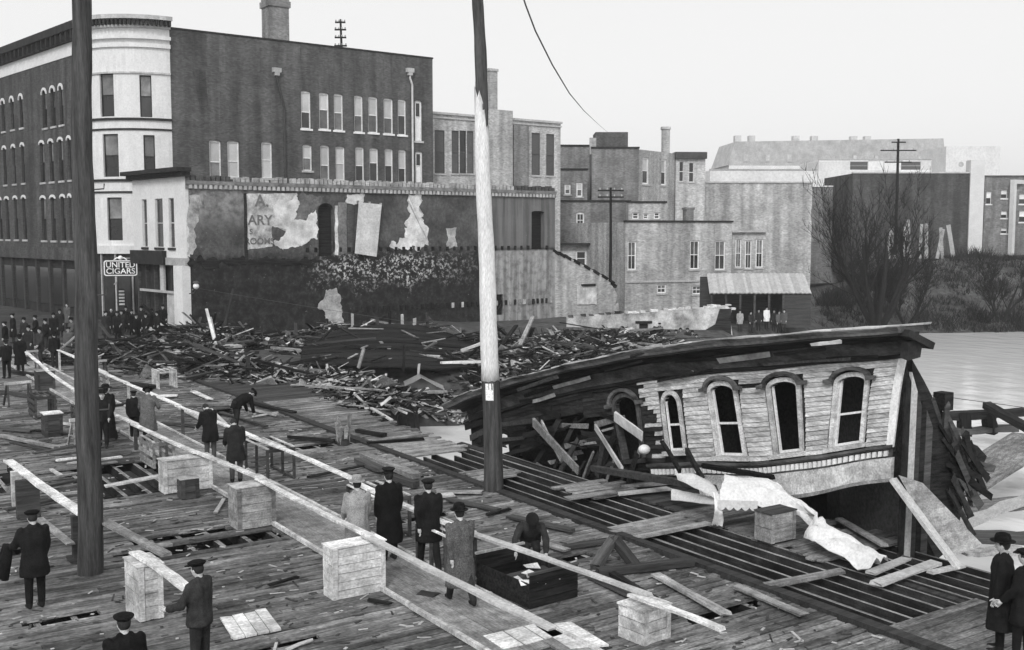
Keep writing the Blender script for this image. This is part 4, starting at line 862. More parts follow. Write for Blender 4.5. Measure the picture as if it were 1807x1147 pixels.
while a < A1 + .3:
    b_ = min(a + rh.uniform(.9, 2.6), A1 + .4); dv = rh.uniform(-.012, .02); dw = rh.uniform(-.07, .05)
    if rh.random() > .08: sweep('roof_edge', 'old_plaster' if b_ < 27 else 'mid_wood', [(-.25, 2.953 + dv), (.84 + dw, 2.953 + dv), (.84 + dw, 2.985 + dv), (.3, 3.0 + dv), (-.25, 3.0 + dv)], a, b_ - rh.uniform(.01, .12), n=5, jit=.012)
    a = b_
for k in range(26):                   # strips of torn tar paper and loose cornice boards
    a = rh.uniform(A0, A1 - 1.5); w_ = rh.uniform(.5, .85); v = rh.choice([2.99, 2.9, 2.7, 2.55, 2.3]); L_ = rh.uniform(.5, 2.2); mb = MB(); w_ = w_ if v > 2.8 else (.72 if v > 2.6 else .13); mb.beam(hp(a, w_, v), hp(a + L_, w_ + rh.uniform(-.05, .1), v + rh.uniform(-.14, .05)), rh.uniform(.05, .16), .02, up=Vector((1, 0, .3)), jit=.012, n=3); mb.build('loose_strip', rh.choice(['siding_dirty', 'frieze', 'old_plaster', 'dark_wood', 'char']), house)
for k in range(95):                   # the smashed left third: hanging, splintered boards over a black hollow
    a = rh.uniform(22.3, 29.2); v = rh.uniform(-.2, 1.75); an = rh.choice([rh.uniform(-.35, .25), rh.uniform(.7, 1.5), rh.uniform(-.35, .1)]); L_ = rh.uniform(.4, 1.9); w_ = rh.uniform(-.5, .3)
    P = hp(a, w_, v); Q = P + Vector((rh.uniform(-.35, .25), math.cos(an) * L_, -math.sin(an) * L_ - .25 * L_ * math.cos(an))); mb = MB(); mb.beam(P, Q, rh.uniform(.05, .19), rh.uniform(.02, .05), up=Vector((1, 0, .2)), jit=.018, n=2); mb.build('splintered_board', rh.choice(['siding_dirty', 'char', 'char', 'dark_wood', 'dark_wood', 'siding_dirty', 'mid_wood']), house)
# flat roof sagging backwards, back wall, floor, left end open
def dep_(a): return interp(a, [13, 14.5, 17, 21], [.3, .6, 1.8, 5.4])
def roofp(a, d): d = min(d, dep_(a)); p = hp(a, 0, 2.95); return Vector((p.x + d, p.y, p.z - .012 * d - .085 * d * d * .28))
mb = MB(); n = 20; ds = [.26, 1.2, 2.4, 3.6, 4.8, 6.0]; vs = [roofp(A0 - .2 + (A1 - A0) * i / n, d) for i in range(n + 1) for d in ds]; q = len(ds)
mb.add(vs, [(i * q + k, i * q + k + 1, (i + 1) * q + k + 1, (i + 1) * q + k) for i in range(n) for k in range(q - 1)]); mb.add([p - Vector((0, 0, .15)) for p in vs], [(i * q + k, (i + 1) * q + k, (i + 1) * q + k + 1, i * q + k + 1) for i in range(n) for k in range(q - 1)]); mb.build('roof', 'roof_dark', house)
mb = MB(); vs = []
for i in range(n + 1):
    a = A0 + .3 + (A1 - A0 - .5) * i / n; t_ = roofp(a, 5.9); vs += [t_ - Vector((0, 0, .1)), Vector((t_.x, a, -3.2))]
mb.add(vs, [(2 * i, 2 * i + 1, 2 * i + 3, 2 * i + 2) for i in range(n)]); mb.build('back_wall', 'dark_wood', house)
mb = MB(); mb.prism([(HB + .15, A0 + .3), (HB + .5, A0 + .3), (HB + 1.5, 17), (HB + 4.8, 21), (HB + 5, A1 - .5), (HB + .15, A1 - .5)], 1.0, 1.1); mb.build('floor', 'char', house, lambda x, y, z: Vector((x, z, -y)))
# end wall, skewed and broken: upright dark boards
top = [onY(x, y, 13.75) for x, y in ((1598, 650), (1612, 668), (1640, 742), (1672, 742), (1706, 775), (1730, 800))]
xs_ = [p.x for p in top]; zs_ = [p.z for p in top]; x = xs_[0]; k = 0
while x < xs_[2]:
    w_ = rh.uniform(.16, .24); zt = interp(x, xs_, zs_); zt2 = interp(x + w_, xs_, zs_); lo = -1.4 + rh.uniform(-.3, .3); sh_x = .25
    mb = MB(); mb.prism([(x - .1, lo), (x + w_ - .012 - .1, lo), (x + w_ - .012, zt2 + rh.uniform(-.15, .1)), (x, zt + rh.uniform(-.1, .12))], 13.72, 13.76 + .03 * (k % 2)); mb.build('end_board', ['siding_dirty', 'stone', 'dark_wood', 'char', 'dark_wood', 'char'][min(k, 5)], house); x += w_; k += 1
mb = MB(); p = hp(A0 - .1, .3, 2.45); mb.box(p.x - .2, p.x + .2, p.y - .3, p.y - .1, p.z - .2, p.z + .15, jit=.03); mb.build('cornice_bracket', 'dark_trim', house)
p = hp(A0 - .25, .3, 2.7); mb = MB(); mb.beam((p.x - .3, p.y - .05, p.z + .1), (p.x + .45, p.y - .1, p.z - .2), .34, .14); mb.build('cornice_return', 'dark_trim', house)
for k in range(14):                   # torn ends of boards at the far left of the front
    a = A1 - .6 + rh.uniform(-.2, .4); v = -.2 + k * .23; mb = MB(); mb.beam(hp(a - 1.4, .06, v), hp(a + rh.uniform(.0, .4), .06 + rh.uniform(-.1, .2), v + rh.uniform(-.1, .05)), .2, .04, up=Vector((1, 0, 0)), jit=.01); mb.build('torn_board', rh.choice(['siding_dirty', 'char', 'dark_wood']), house)
# broken posts, casing boards and shopfront timbers jammed in the wreck front
def wreck(px0, py0, px1, py1, x0, x1, w_, t_, m_, label, nm='broken_board', cat='board', grp='boards jammed against the fallen house'):
    P = onX(px0, py0, x0); Q = onX(px1, py1, x1); t = link(nm, None, None, Q); mb = MB(); mb.beam(P - Q, (0, 0, 0), w_, t_, up=Vector((1, 0, .2)), jit=.012, n=3); me = mb.mesh(nm, m_); COL.objects.unlink(t); bpy.data.objects.remove(t)
    o = link(nm, me, None, Q); return tag(o, label, cat, grp)
wreck(942, 745, 1020, 830, 18.7, 18.1, .28, .07, 'mid_wood', 'wide splintered board leaning on the dark left front of the house')
wreck(955, 742, 990, 812, 18.75, 18.5, .1, .05, 'pale_wood', 'thin pale stick leaning against the dark left front of the house')
wreck(1050, 752, 1098, 828, 18.7, 18.0, .16, .06, 'old_plaster', 'pale narrow board leaning upright between two broken windows of the house')
wreck(1085, 735, 1133, 770, 18.85, 18.6, .3, .05, 'plaster', 'white slanting slab wedged in the broken window of the house')
wreck(1168, 778, 1200, 832, 18.4, 17.9, .1, .08, 'char', 'black charred stick leaning below the narrow arched window')
wreck(1212, 795, 1240, 845, 18.4, 17.9, .14, .08, 'char', 'thick charred stub leaning right of the black stick under the arched window')
wreck(1045, 826, 1262, 862, 17.8, 17.6, .16, .12, 'dark_wood', 'long dark beam lying along the foot of the house front')
wreck(1240, 822, 1365, 842, 18.5, 18.5, .1, .1, 'char', 'black beam end running into the house under the second window')
P = onX(1137, 793, 18.5); tag(MB().ball((0, 0, 0), .16, 10, 8, rz=.13).build('white_bundle', 'canvas', smooth=True), 'small white rounded bundle caught in the broken window frame', 'bundle').location = P
# leaning door panel and long board at the right end of the house
pn = thing('leaning_door', 'large pale panelled door sloping from the house corner down to the deck', 'panel', (0, 0, 0))
c0 = onX(1585, 838, 18.6); c1 = onX(1628, 852, 18.9); c2 = G(1735, 962, .08); c3 = G(1668, 985, .05); nrm = (c1 - c0).cross(c3 - c0).normalized() * .06
mb = MB(); mb.add([c0, c1, c2, c3, c0 - nrm, c1 - nrm, c2 - nrm, c3 - nrm], [(0, 1, 2, 3), (7, 6, 5, 4), (0, 4, 5, 1), (1, 5, 6, 2), (2, 6, 7, 3), (3, 7, 4, 0)]); mb.build('panel', 'mid_wood', pn)
for k0, k1 in ((.0, .16), (.84, 1.0), (.42, .56)):
    q = [c0.lerp(c1, k0), c0.lerp(c1, k1), c3.lerp(c2, k1), c3.lerp(c2, k0)]; mb = MB(); up = nrm.normalized() * .05 * (1 if nrm.z > 0 else -1)
    mb.add([p + up * .1 for p in q] + [p + up for p in q], [(0, 1, 2, 3), (7, 6, 5, 4), (0, 4, 5, 1), (1, 5, 6, 2), (2, 6, 7, 3), (3, 7, 4, 0)]); mb.build('stile', 'stone', pn)
def single(nm, P, Q, w_, t_, m_, label, cat='board', grp=None, jit=.008, n=2, up=Vector((0, 0, 1)), sag=0.0):
    P = Vector(P); Q = Vector(Q); c = (P + Q) / 2; d = Q - P; L_ = d.length; mb = MB(); mb.beam((-L_ / 2, 0, 0), (L_ / 2, 0, 0), w_, t_, jit=jit, n=n, sag=sag)
    o = link(nm, mb.mesh(nm, m_), None, c); o.rotation_euler = (0, -math.asin(max(-1, min(1, d.z / L_))), math.atan2(d.y, d.x)); return tag(o, label, cat, grp)
single('leaning_board', onX(1575, 845, 18.5), G(1693, 1003, .06), .22, .07, 'stone', 'long pale board leaning from the house corner beside the sloping door panel')

# ================================================================ STREET THINGS
# two big timber poles
def bigpole(base, tip_px, label, white):
    ph = 16.0; P = Vector(base); d = ray(*tip_px); t = math.hypot(P.x, P.y) / math.hypot(d.x, d.y); T = Vector((d.x * t, d.y * t, CAM_H + d.z * t)); ax = (T - P) / (T.z - P.z)
    p = thing('utility_pole', label, 'pole', P); pts = [(0, -1.2), (0, 0)] + [(0, z * .5) for z in range(1, 33)]; r0 = .0
    def rad(z): return .25 - .0092 * z if white else .238 - .0062 * z
    def seg(z0, z1, nm, m_, out=0):
        mb = MB(); n = max(2, int((z1 - z0) / .35)); path = []; rr = []
        for k in range(n + 1):
            z = z0 + (z1 - z0) * k / n; o = Vector((.02 * math.sin(z * 1.3), .02 * math.cos(z * .9), 0)); path.append(ax * z + o); rr.append(rad(z) + out + .006 * math.sin(z * 5.3))
        mb.tube(path, rr, 18); return mb.build(nm, m_, p, smooth=True)
    if white:
        zt = lambda y: CAM_H + (HOR - y) * (P.x * sT + P.y * cT) / F_PX
        seg(-1.2, ph, 'shaft', 'pole_dark'); bd = seg(zt(672), zt(215), 'white_band', 'pole_white', .006); vv = bd.data.vertices; nv = len(vv); rw_ = random.Random(6)
        for k in range(18):                                   # worn, slanting upper edge of the paint
            an = 2 * math.pi * k / 18; vv[nv - 18 + k].co += ax * (.75 * math.cos(an - 2.4) + rw_.uniform(-.25, .25)); vv[k].co += ax * rw_.uniform(-.03, .03)
        z = zt(682); a_ = math.atan2(-P.y, -P.x); mb = MB(); w_ = .42; pts = []
        for k in range(7):
            an = a_ - .15 + (k - 3) * .14
            for zz in (zt(706), zt(676)): c = ax * zz; pts.append((c.x + (rad(zz) + .02) * math.cos(an), c.y + (rad(zz) + .02) * math.sin(an), zz))
        mb.add(pts, [(2 * k, 2 * k + 2, 2 * k + 3, 2 * k + 1) for k in range(6)]); mb.build('paper_notice', 'paper', p)
    else:
        seg(-1.2, ph, 'shaft', 'pole_dark')
        for z in (3.2, 5.4, 7.4):
            mb = MB(); c = ax * z; mb.tube([c + Vector((rad(z) * .7 * cT, -rad(z) * .7 * sT, 0)), c + Vector((rad(z) * cT + .16, -rad(z) * sT - .08, .02)), c + Vector((rad(z) * cT + .17, -rad(z) * sT - .08, .12))], .014, 6); mb.build('step_spike', 'iron', p)
    return p
bigpole(G(160, 1012), (142, 0), 'thick dark utility pole standing among the crates at the left', False)
bigpole(G(872, 866), (843, 0), 'utility pole with a white painted band and a paper notice near the fallen house', True)

# crates and boxes under the rails, board by board
def crate(x0, x1, a0, a1, h, m_, label, rot=0.0, nb=5, lid=True, legs=False, name='wooden_box', z=0.0, lidm=None):
    c = thing(name, label, 'box', ((x0 + x1) / 2, (a0 + a1) / 2, z + .012), rot); wx = (x1 - x0) / 2; wy = (a1 - a0) / 2; rr = random.Random(int(x0 * 100 + a0 * 7))
    for k in range(nb):
        z0 = h * k / nb; z1 = h * (k + 1) / nb - .012
        for sy_ in (-1, 1): mb = MB(); mb.box(-wx, wx, sy_ * wy - .012, sy_ * wy + .012, z0, z1, jit=.004); mb.build('board', m_, c)
        for sx_ in (-1, 1): mb = MB(); mb.box(sx_ * (wx - .014) - .012, sx_ * (wx - .014) + .012, -wy + .016, wy - .016, z0, z1, jit=.004); mb.build('board', m_, c)
    for sx_ in (-1, 1): mb = MB(); mb.box(sx_ * (wx - .05) - .045, sx_ * (wx - .05) + .045, -wy - .032, -wy - .0145, .0, h); mb.build('batten', m_, c)
    if lid:
        n = max(2, int(2 * wy / .17))
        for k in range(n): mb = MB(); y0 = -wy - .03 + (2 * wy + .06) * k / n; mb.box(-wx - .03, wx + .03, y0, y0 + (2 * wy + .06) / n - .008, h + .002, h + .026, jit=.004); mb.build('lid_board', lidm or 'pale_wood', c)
    return c
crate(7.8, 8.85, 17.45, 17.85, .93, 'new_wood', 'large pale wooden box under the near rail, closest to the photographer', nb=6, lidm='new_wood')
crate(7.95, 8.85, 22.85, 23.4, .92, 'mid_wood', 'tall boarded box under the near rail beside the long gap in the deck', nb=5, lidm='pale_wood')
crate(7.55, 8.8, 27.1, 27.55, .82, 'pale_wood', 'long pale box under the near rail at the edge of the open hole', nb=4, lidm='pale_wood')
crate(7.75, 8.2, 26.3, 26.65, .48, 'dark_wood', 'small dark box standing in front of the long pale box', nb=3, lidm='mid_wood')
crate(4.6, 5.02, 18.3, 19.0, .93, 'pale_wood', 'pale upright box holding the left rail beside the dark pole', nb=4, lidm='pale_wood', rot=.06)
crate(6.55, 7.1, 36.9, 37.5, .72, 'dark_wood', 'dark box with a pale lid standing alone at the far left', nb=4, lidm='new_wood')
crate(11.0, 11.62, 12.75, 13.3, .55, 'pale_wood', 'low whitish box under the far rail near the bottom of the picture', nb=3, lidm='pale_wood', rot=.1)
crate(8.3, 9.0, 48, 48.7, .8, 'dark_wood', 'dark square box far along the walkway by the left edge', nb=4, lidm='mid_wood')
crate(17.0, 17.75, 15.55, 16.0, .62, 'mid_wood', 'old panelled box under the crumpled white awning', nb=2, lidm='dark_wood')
# slatted crates (open frames with uprights)
def slat_crate(x0, x1, a0, a1, h, m_, label, ny=3, rails=False, rot=0, topm='pale_wood'):
    c = thing('slatted_crate', label, 'crate', ((x0 + x1) / 2, (a0 + a1) / 2, .012), rot); wx = (x1 - x0) / 2; wy = (a1 - a0) / 2
    for sx_ in (-1, 1):
        for k in range(ny): y = -wy + .04 + (2 * wy - .08) * k / (ny - 1); mb = MB(); mb.box(sx_ * (wx - .03) - .03, sx_ * (wx - .03) + .03, y - .035, y + .035, .055, h, jit=.004); mb.build('upright', m_, c)
        mb = MB(); mb.box(sx_ * (wx - .03) - .035, sx_ * (wx - .03) + .035, -wy, wy, 0, .053); mb.build('bottom_rail', m_, c)
        if rails:
            for k in range(3): mb = MB(); mb.box(sx_ * (wx + .012) - .01, sx_ * (wx + .012) + .01, -wy, wy, .1 + k * .22, .22 + k * .22); mb.build('side_slat', topm, c)
    for k in range(4): mb = MB(); x = -wx + .04 + (2 * wx - .08) * k / 3; mb.box(x - .03, x + .03, -wy, wy, h + .002, h + .03, jit=.003); mb.build('top_slat', topm, c)
    for sy_ in (-1, 1): mb = MB(); mb.box(-wx + .065, wx - .065, sy_ * (wy - .02) - .02, sy_ * (wy - .02) + .02, h - .09, h - .002); mb.build('end_rail', m_, c)
    return c
slat_crate(10.2, 11.0, 26.9, 28.6, .86, 'dark_wood', 'open slatted crate with dark uprights under the far rail beside two men in jackets', ny=3)
slat_crate(10.15, 10.95, 20.3, 21.9, .9, 'dark_wood', 'open slatted crate under the far rail in front of the man in the light coat', ny=3)
slat_crate(8.15, 8.75, 30.2, 31.6, .72, 'mid_wood', 'slatted crate under the near rail beside the open hole in the deck', ny=3, rails=True, topm='mid_wood')
slat_crate(12.6, 13.4, 45.6, 46.6, .75, 'pale_wood', 'pale slatted crate standing alone on the deck behind the dark pole', ny=4)
slat_crate(9.9, 10.7, 46.0, 47.6, .8, 'mid_wood', 'slatted crate beneath the far rail left of the dark pole', ny=3, rails=True)
slat_crate(10.0, 10.7, 17.2, 18.4, .85, 'dark_wood', 'dark slatted crate under the far rail behind the man in black', ny=3)
slat_crate(7.7, 8.5, 37.0, 38.6, .72, 'dark_wood', 'dark slatted crate at the near rail left of the dark pole', ny=4, rails=True, topm='dark_wood')
# trestle (saw-horse)
def trestle(x, a, label, h=.8, m_='mid_wood'):
    t = thing('trestle', label, 'trestle', (x, a, .012), .2); mb = MB(); mb.beam((-.5, 0, h), (.5, 0, h), .1, .09); mb.build('top_beam', 'pale_wood', t)
    for sx_ in (-1, 1):
        for sy_ in (-1, 1): mb = MB(); mb.beam((sx_ * .4, sy_ * .04, h - .05), (sx_ * .46, sy_ * .27, 0), .07, .05); mb.build('leg', m_, t)
        mb = MB(); mb.beam((sx_ * .43, -.17, h * .4), (sx_ * .43, .17, h * .4), .06, .03); mb.build('brace', m_, t)
trestle(7.4, 35.0, 'wooden trestle standing on the deck just left of the dark pole')
trestle(9.2, 55.5, 'far wooden trestle carrying the near rail at the left edge', .9)
# posts of the left rail
def post(x, a, h, label, m_='dark_wood', w_=.22): 
    o = thing('rail_post', label, 'post', (x, a, .01)); mb = MB(); mb.box(-w_ / 2, w_ / 2, -.08, .08, 0, h, jit=.008); mb.build('post', m_, o); mb = MB(); mb.box(-.2, .2, -.2, .2, 0, .05, jit=.01); mb.build('foot', m_, o)
post(4.2, 27.5, .93, 'pale edged post carrying the far end of the left rail', 'pale_wood')
post(4.3, 26.6, .9, 'wide dark post next to the pale edged post of the left rail', 'dark_wood', .5)
post(4.55, 22.6, .9, 'dark post of the left rail just left of the dark pole')
# handrail boards laid on the boxes
def rail(p, q, label, w_=.15, t_=.045, m_='new_wood'): return single('rail_board', Vector(p), Vector(q), w_, t_, m_, label, 'rail', 'boards laid as hand rails', .008, 8, sag=.03 * math.sin(p[1] * 3.7))
RZ = .995
rail((8.72, 12.0, RZ), (8.58, 17.75, RZ + .02), 'near rail board running to the bottom edge from the large pale box', m_='stone')
rail((8.6, 17.55, RZ + .05), (8.62, 23.3, RZ + .01), 'near rail board between the large pale box and the tall boarded box')
rail((8.65, 23.0, RZ + .04), (8.5, 27.6, RZ - .08), 'near rail board between the tall boarded box and the long pale box')
rail((8.45, 27.3, RZ - .05), (8.4, 33.3, RZ - .2), 'near rail board beside the open hole and the slatted crate')
rail((8.42, 32.9, RZ - .15), (8.35, 38.2, RZ - .22), 'near rail board running behind the dark pole')
rail((8.35, 37.9, RZ - .18), (8.7, 48.6, RZ - .15), 'near rail board left of the dark pole')
rail((8.7, 48.2, RZ - .11), (9.1, 56, RZ), 'farthest near rail board at the left edge of the picture')
rail((11.25, 11.2, .72), (11.15, 13.2, .7), 'far rail board leaving the bottom edge of the picture')
rail((11.3, 12.9, .74), (10.3, 17.6, .97), 'far rail board passing above the dark open crate', m_='stone')
rail((10.3, 17.4, 1.0), (10.35, 22.0, .99), 'far rail board behind the four men')
rail((10.35, 21.7, 1.03), (10.35, 28.4, .98), 'long far rail board over the slatted crates')
rail((10.35, 28.1, 1.0), (10.3, 35.2, .93), 'far rail board in front of the heap of loose boards')
rail((10.3, 34.9, .97), (10.25, 41.5, .95), 'far rail board right of the dark pole')
rail((10.25, 41.2, .98), (10.3, 47.6, .98), 'far rail board behind the dark pole')
rail((10.3, 47.2, 1.02), (10.4, 54.5, 1.0), 'farthest far rail board by the crowd')
rail((4.95, 16.6, 1.0), (4.78, 19.1, 1.0), 'short bright left rail board on the pale upright box', .2)
rail((5.2, 18.6, 1.0), (4.6, 23.5, .95), 'left rail board passing behind the dark pole', .2, m_='mid_wood')
rail((4.62, 22.4, .98), (4.25, 28.9, .95), 'long thick left rail board beyond the dark pole', .22)
for (x, a, h, lb) in ((10.3, 34.6, .9, 'upright stake under the far rail beside the man in the dark jacket'), (10.3, 41.3, .93, 'pale stake under the far rail just right of the dark pole'), (10.28, 47.3, .95, 'pale stake under the far rail just left of the dark pole'), (10.4, 54.3, .96, 'far pale stake of the far rail by the crowd'), (8.4, 33.0, .76, 'stake under the near rail by the man in the grey overcoat')):
    o = thing('rail_stake', lb, 'stake', (x, a, .01)); mb = MB(); mb.box(-.045, .045, -.04, .04, 0, h, jit=.004); mb.build('stake', 'pale_wood' if 'pale' in lb else 'dark_wood', o); mb = MB(); mb.box(-.14, .14, -.12, .12, 0, .04); mb.build('foot', 'mid_wood', o)
# open dark crate with papers, under the far rail
oc = thing('open_crate', 'black open-topped crate with white papers inside under the far rail', 'crate', (10.98, 15.95, .012), .06)
for k in range(4):
    for sy_ in (-1, 1): mb = MB(); mb.box(-.55, .55, sy_ * .8 - .015, sy_ * .8 + .015, k * .15, k * .15 + .14, jit=.004); mb.build('board', 'char', oc)
    if k < 3:
        for sx_ in (-1, 1): mb = MB(); mb.box(sx_ * .535 - .012, sx_ * .535 + .012, -.78, .78, k * .15, k * .15 + .14, jit=.004); mb.build('board', 'char', oc)
mb = MB(); mb.box(-.5, .5, -.76, .76, .02, .05); mb.build('floor_board', 'char', oc)
for sy_ in (-.8, .8): mb = MB(); mb.box(-.57, .57, sy_ - .03, sy_ + .03, .6, .64); mb.build('top_rail', 'pale_wood' if sy_ > 0 else 'dark_wood', oc)
rq = random.Random(9)
for k in range(9):
    p = Vector((10.98 + rq.uniform(-.42, .3), 15.7 + rq.uniform(-.5, .5), .33 + k * .014)); mb = MB(); w_, h_ = rq.uniform(.1, .2), rq.uniform(.1, .2)
    mb.add([(-w_, -h_, 0), (w_, -h_, .02), (w_, h_, .0), (-w_, h_, .04), (-w_, -h_, -.006), (w_, -h_, .014), (w_, h_, -.006), (-w_, h_, .034)], [(0, 1, 2, 3), (7, 6, 5, 4), (0, 4, 5, 1), (1, 5, 6, 2), (2, 6, 7, 3), (3, 7, 4, 0)])
    o = link('paper_sheet', mb.mesh('paper_sheet', 'paper'), None, p, (rq.uniform(-.15, .15), rq.uniform(-.15, .15), rq.uniform(0, 3))); tag(o, 'white paper sheet lying in the black open crate', 'paper', 'papers in the open crate')
mb = MB(); mb.box(-.5, .5, -.4, .4, 0, .29, jit=.02); tag(link('packing_bundle', mb.mesh('packing_bundle', 'dark_wood'), None, (10.98, 15.7, .065)), 'dark packed bundle filling the black open crate', 'bundle')

# loose boards on the deck (each from its two ends on the ground)
LB_ = [((898, 911), (1010, 936), .2, .06, 'dark_wood', 'dark board lying alone left of the stripped joists'), ((1054, 1010), (1224, 990), .17, .14, 'dark_wood', 'squared timber lying across beside the joists'), ((1037, 1012), (1191, 1086), .16, .1, 'dark_wood', 'long timber forming one leg of a narrow V under the far rail'),
 ((1075, 1009), (1156, 1058), .12, .08, 'char', 'short black timber inside the narrow V of timbers'), ((1157, 1014), (1283, 1083), .2, .05, 'mid_wood', 'pale board lying on the deck right of the narrow V of timbers'), ((996, 966), (1074, 953), .15, .08, 'dark_wood', 'short dark timber left of the propped blocks'),
 ((916, 945), (1001, 971), .18, .05, 'mid_wood', 'board lying behind the crouching man'), ((1300, 1035), (1420, 1085), .2, .05, 'mid_wood', 'board end lying at the edge of the joists near the bottom right'), ((642, 802), (735, 840), .3, .14, 'mid_wood', 'heavy timber lying beside the broken kerb behind the men'), ((634, 811), (674, 830), .3, .1, 'dark_wood', 'short heavy timber left of the heavy timber by the kerb'),
 ((686, 840), (735, 855), .22, .14, 'dark_wood', 'dark squared timber in front of the heavy timber by the kerb'), ((630, 760), (678, 768), .2, .12, 'char', 'black squared timber on the far side walk'), ((648, 782), (748, 774), .14, .08, 'char', 'thin black timber lying across the far side walk'), ((510, 771), (590, 778), .14, .1, 'char', 'black timber lying left of the broken stump'),
 ((790, 880), (880, 900), .16, .06, 'dark_wood', 'dark edge board near the foot of the white banded pole'), ((860, 908), (900, 898), .1, .05, 'char', 'short black lath by the foot of the white banded pole'), ((735, 880), (800, 872), .3, .04, 'stone', 'pale loose board behind the man in the flat cap'), ((770, 868), (850, 868), .28, .04, 'mid_wood', 'grey loose board near the white banded pole'),
 ((340, 690), (372, 705), .2, .05, 'pale_wood', 'pale board end leaning in the heap left of the men in jackets'), ((310, 715), (420, 712), .18, .08, 'mid_wood', 'grey board across the top of the loose heap'), ((318, 722), (360, 742), .14, .05, 'pale_wood', 'pale slanting board in the loose heap'), ((372, 722), (398, 748), .12, .05, 'stone', 'short pale slanting lath in the loose heap'),
 ((390, 728), (470, 752), .16, .06, 'dark_wood', 'dark slanting board right of the loose heap'), ((400, 712), (490, 733), .2, .05, 'mid_wood', 'grey slanting board right of the loose heap'), ((430, 708), (520, 728), .2, .06, 'char', 'charred board beside the gap in the far deck'), ((445, 735), (490, 728), .1, .05, 'pale_wood', 'thin pale lath beside the gap in the far deck'),
 ((255, 700), (313, 698), .5, .04, 'new_wood', 'bright wide board lying behind the far rail'), ((225, 676), (272, 682), .35, .1, 'char', 'flat charred slab on the deck behind the dark pole'), ((170, 722), (225, 712), .2, .08, 'char', 'black board on the deck by the woman in the long dark dress'), ((283, 745), (345, 750), .2, .05, 'dark_wood', 'dark board beside the walkway behind the grey overcoat'),
 ((470, 790), (520, 785), .16, .05, 'dark_wood', 'dark board behind the open slatted crate'), ((545, 842), (640, 822), .12, .05, 'char', 'thin black board lying on the deck by the heavy timbers'), ((0, 768), (100, 789), .2, .07, 'mid_wood', 'grey board lying at the left edge beyond the left rail'), ((20, 781), (88, 795), .14, .05, 'dark_wood', 'dark board under the grey board at the left edge'),
 ((475, 1032), (525, 1018), .09, .03, 'char', 'thin black stick lying on the near deck'), ((505, 1146), (552, 1128), .08, .02, 'stone', 'thin pale lath at the bottom edge'), ((650, 1058), (690, 1066), .08, .03, 'char', 'small black stick at the foot of the large pale box'), ((380, 905), (395, 880), .1, .04, 'stone', 'small pale stick at the foot of the tall boarded box'),
 ((1353, 1033), (1487, 1007), .2, .05, 'mid_wood', 'single grey board laid across the joists'), ((1545, 1030), (1653, 993), .26, .05, 'stone', 'pale board lying across the joists by the awning end'), ((1535, 1012), (1600, 985), .2, .05, 'stone', 'shorter pale board beside the awning end'), ((1640, 1010), (1700, 998), .16, .05, 'stone', 'small pale board at the foot of the leaning board'),
 ((740, 1046), (770, 1050), .24, .02, 'dark_wood', 'small dark scrap board on the walkway'), ((1480, 915), (1560, 962), .18, .06, 'mid_wood', 'grey board sloping in the dark under the house'), ((1000, 880), (1085, 868), .3, .04, 'mid_wood', 'grey board by the stripped side walk'), ((1090, 872), (1180, 862), .26, .05, 'stone', 'pale board in front of the house wreck'), ((1100, 858), (1200, 850), .2, .05, 'mid_wood', 'grey board nearest the house wreck')]
for k, (p, q, w_, t_, m_, lb) in enumerate(LB_):
    P = G(p[0], p[1], .03 + t_ / 2 + (k % 5) * .004); Q = G(q[0], q[1], .03 + t_ / 2 + (k % 5) * .004 + .02); single('loose_board', P, Q, w_, t_, m_, lb, 'board', None, .01)
# boards heaped over the open hole at the left
for k, (p, q, w_, m_, lb) in enumerate([((60, 835), (205, 815), .14, 'mid_wood', 'topmost long grey board across the hole at the left'), ((100, 812), (150, 806), .1, 'new_wood', 'bright thin board end over the hole'), ((118, 818), (215, 806), .1, 'pale_wood', 'second bright board over the hole'), ((40, 850), (170, 830), .14, 'mid_wood', 'lower grey board across the hole at the left'), ((50, 866), (150, 845), .1, 'dark_wood', 'dark board at the front of the hole'),
    ((60, 800), (200, 775), .14, 'dark_wood', 'dark board at the back of the hole'), ((185, 858), (290, 838), .3, 'pale_wood', 'upright pale board edging the hole left of the long pale box'), ((90, 828), (110, 840), .1, 'pale_wood', 'short pale scrap over the hole'), ((30, 880), (140, 868), .12, 'mid_wood', 'grey board below the left rail')]):
    single('hole_board', G(p[0], p[1], .06 + .035 * k % .2), G(q[0], q[1], .06 + .03 * k % .2), w_, .045, m_, lb, 'board', None, .008)
# propped blocks (inverted V)
for p, q, lb in (((1078, 952), (1050, 1000), 'left block of the inverted V of leaning timbers'), ((1084, 952), (1122, 998), 'right block of the inverted V of leaning timbers')):
    B_ = G(q[0], q[1], .08); T_ = G(1083, 985, 0); T_.z = .42; single('propped_block', B_, T_, .2, .12, 'dark_wood', lb, 'block', None, .015)
# pale slatted panels on the deck
def panel(px0, px1, px2, n, lb, m_='new_wood', z=.03):
    P = G(*px0, z); Q = G(*px1, z); S_ = G(*px2, z); t = thing('slat_panel', lb, 'panel', P); d = Q - P; e = (S_ - P) / n
    for k in range(n):
        mb = MB(); a_ = e * k; b_ = e * (k + .92); u_ = Vector((0, 0, .035)); q = [a_, a_ + d * rq.uniform(.93, 1), b_ + d * rq.uniform(.93, 1), b_]; mb.add(q + [x + u_ for x in q], [(3, 2, 1, 0), (4, 5, 6, 7), (0, 1, 5, 4), (1, 2, 6, 5), (2, 3, 7, 6), (3, 0, 4, 7)]); mb.build('slat', m_, t)
    mb = MB(); mb.beam(d * .15 - Vector((0, 0, .012)), d * .15 + e * n * .9 - Vector((0, 0, .012)), .08, .022); mb.build('batten', m_, t)
panel((412, 1130), (388, 1092), (498, 1112), 4, 'small white slatted panel lying on the near deck')
panel((853, 1125), (890, 1150), (960, 1100), 3, 'white slatted panel lying across the bottom end of the walkway')
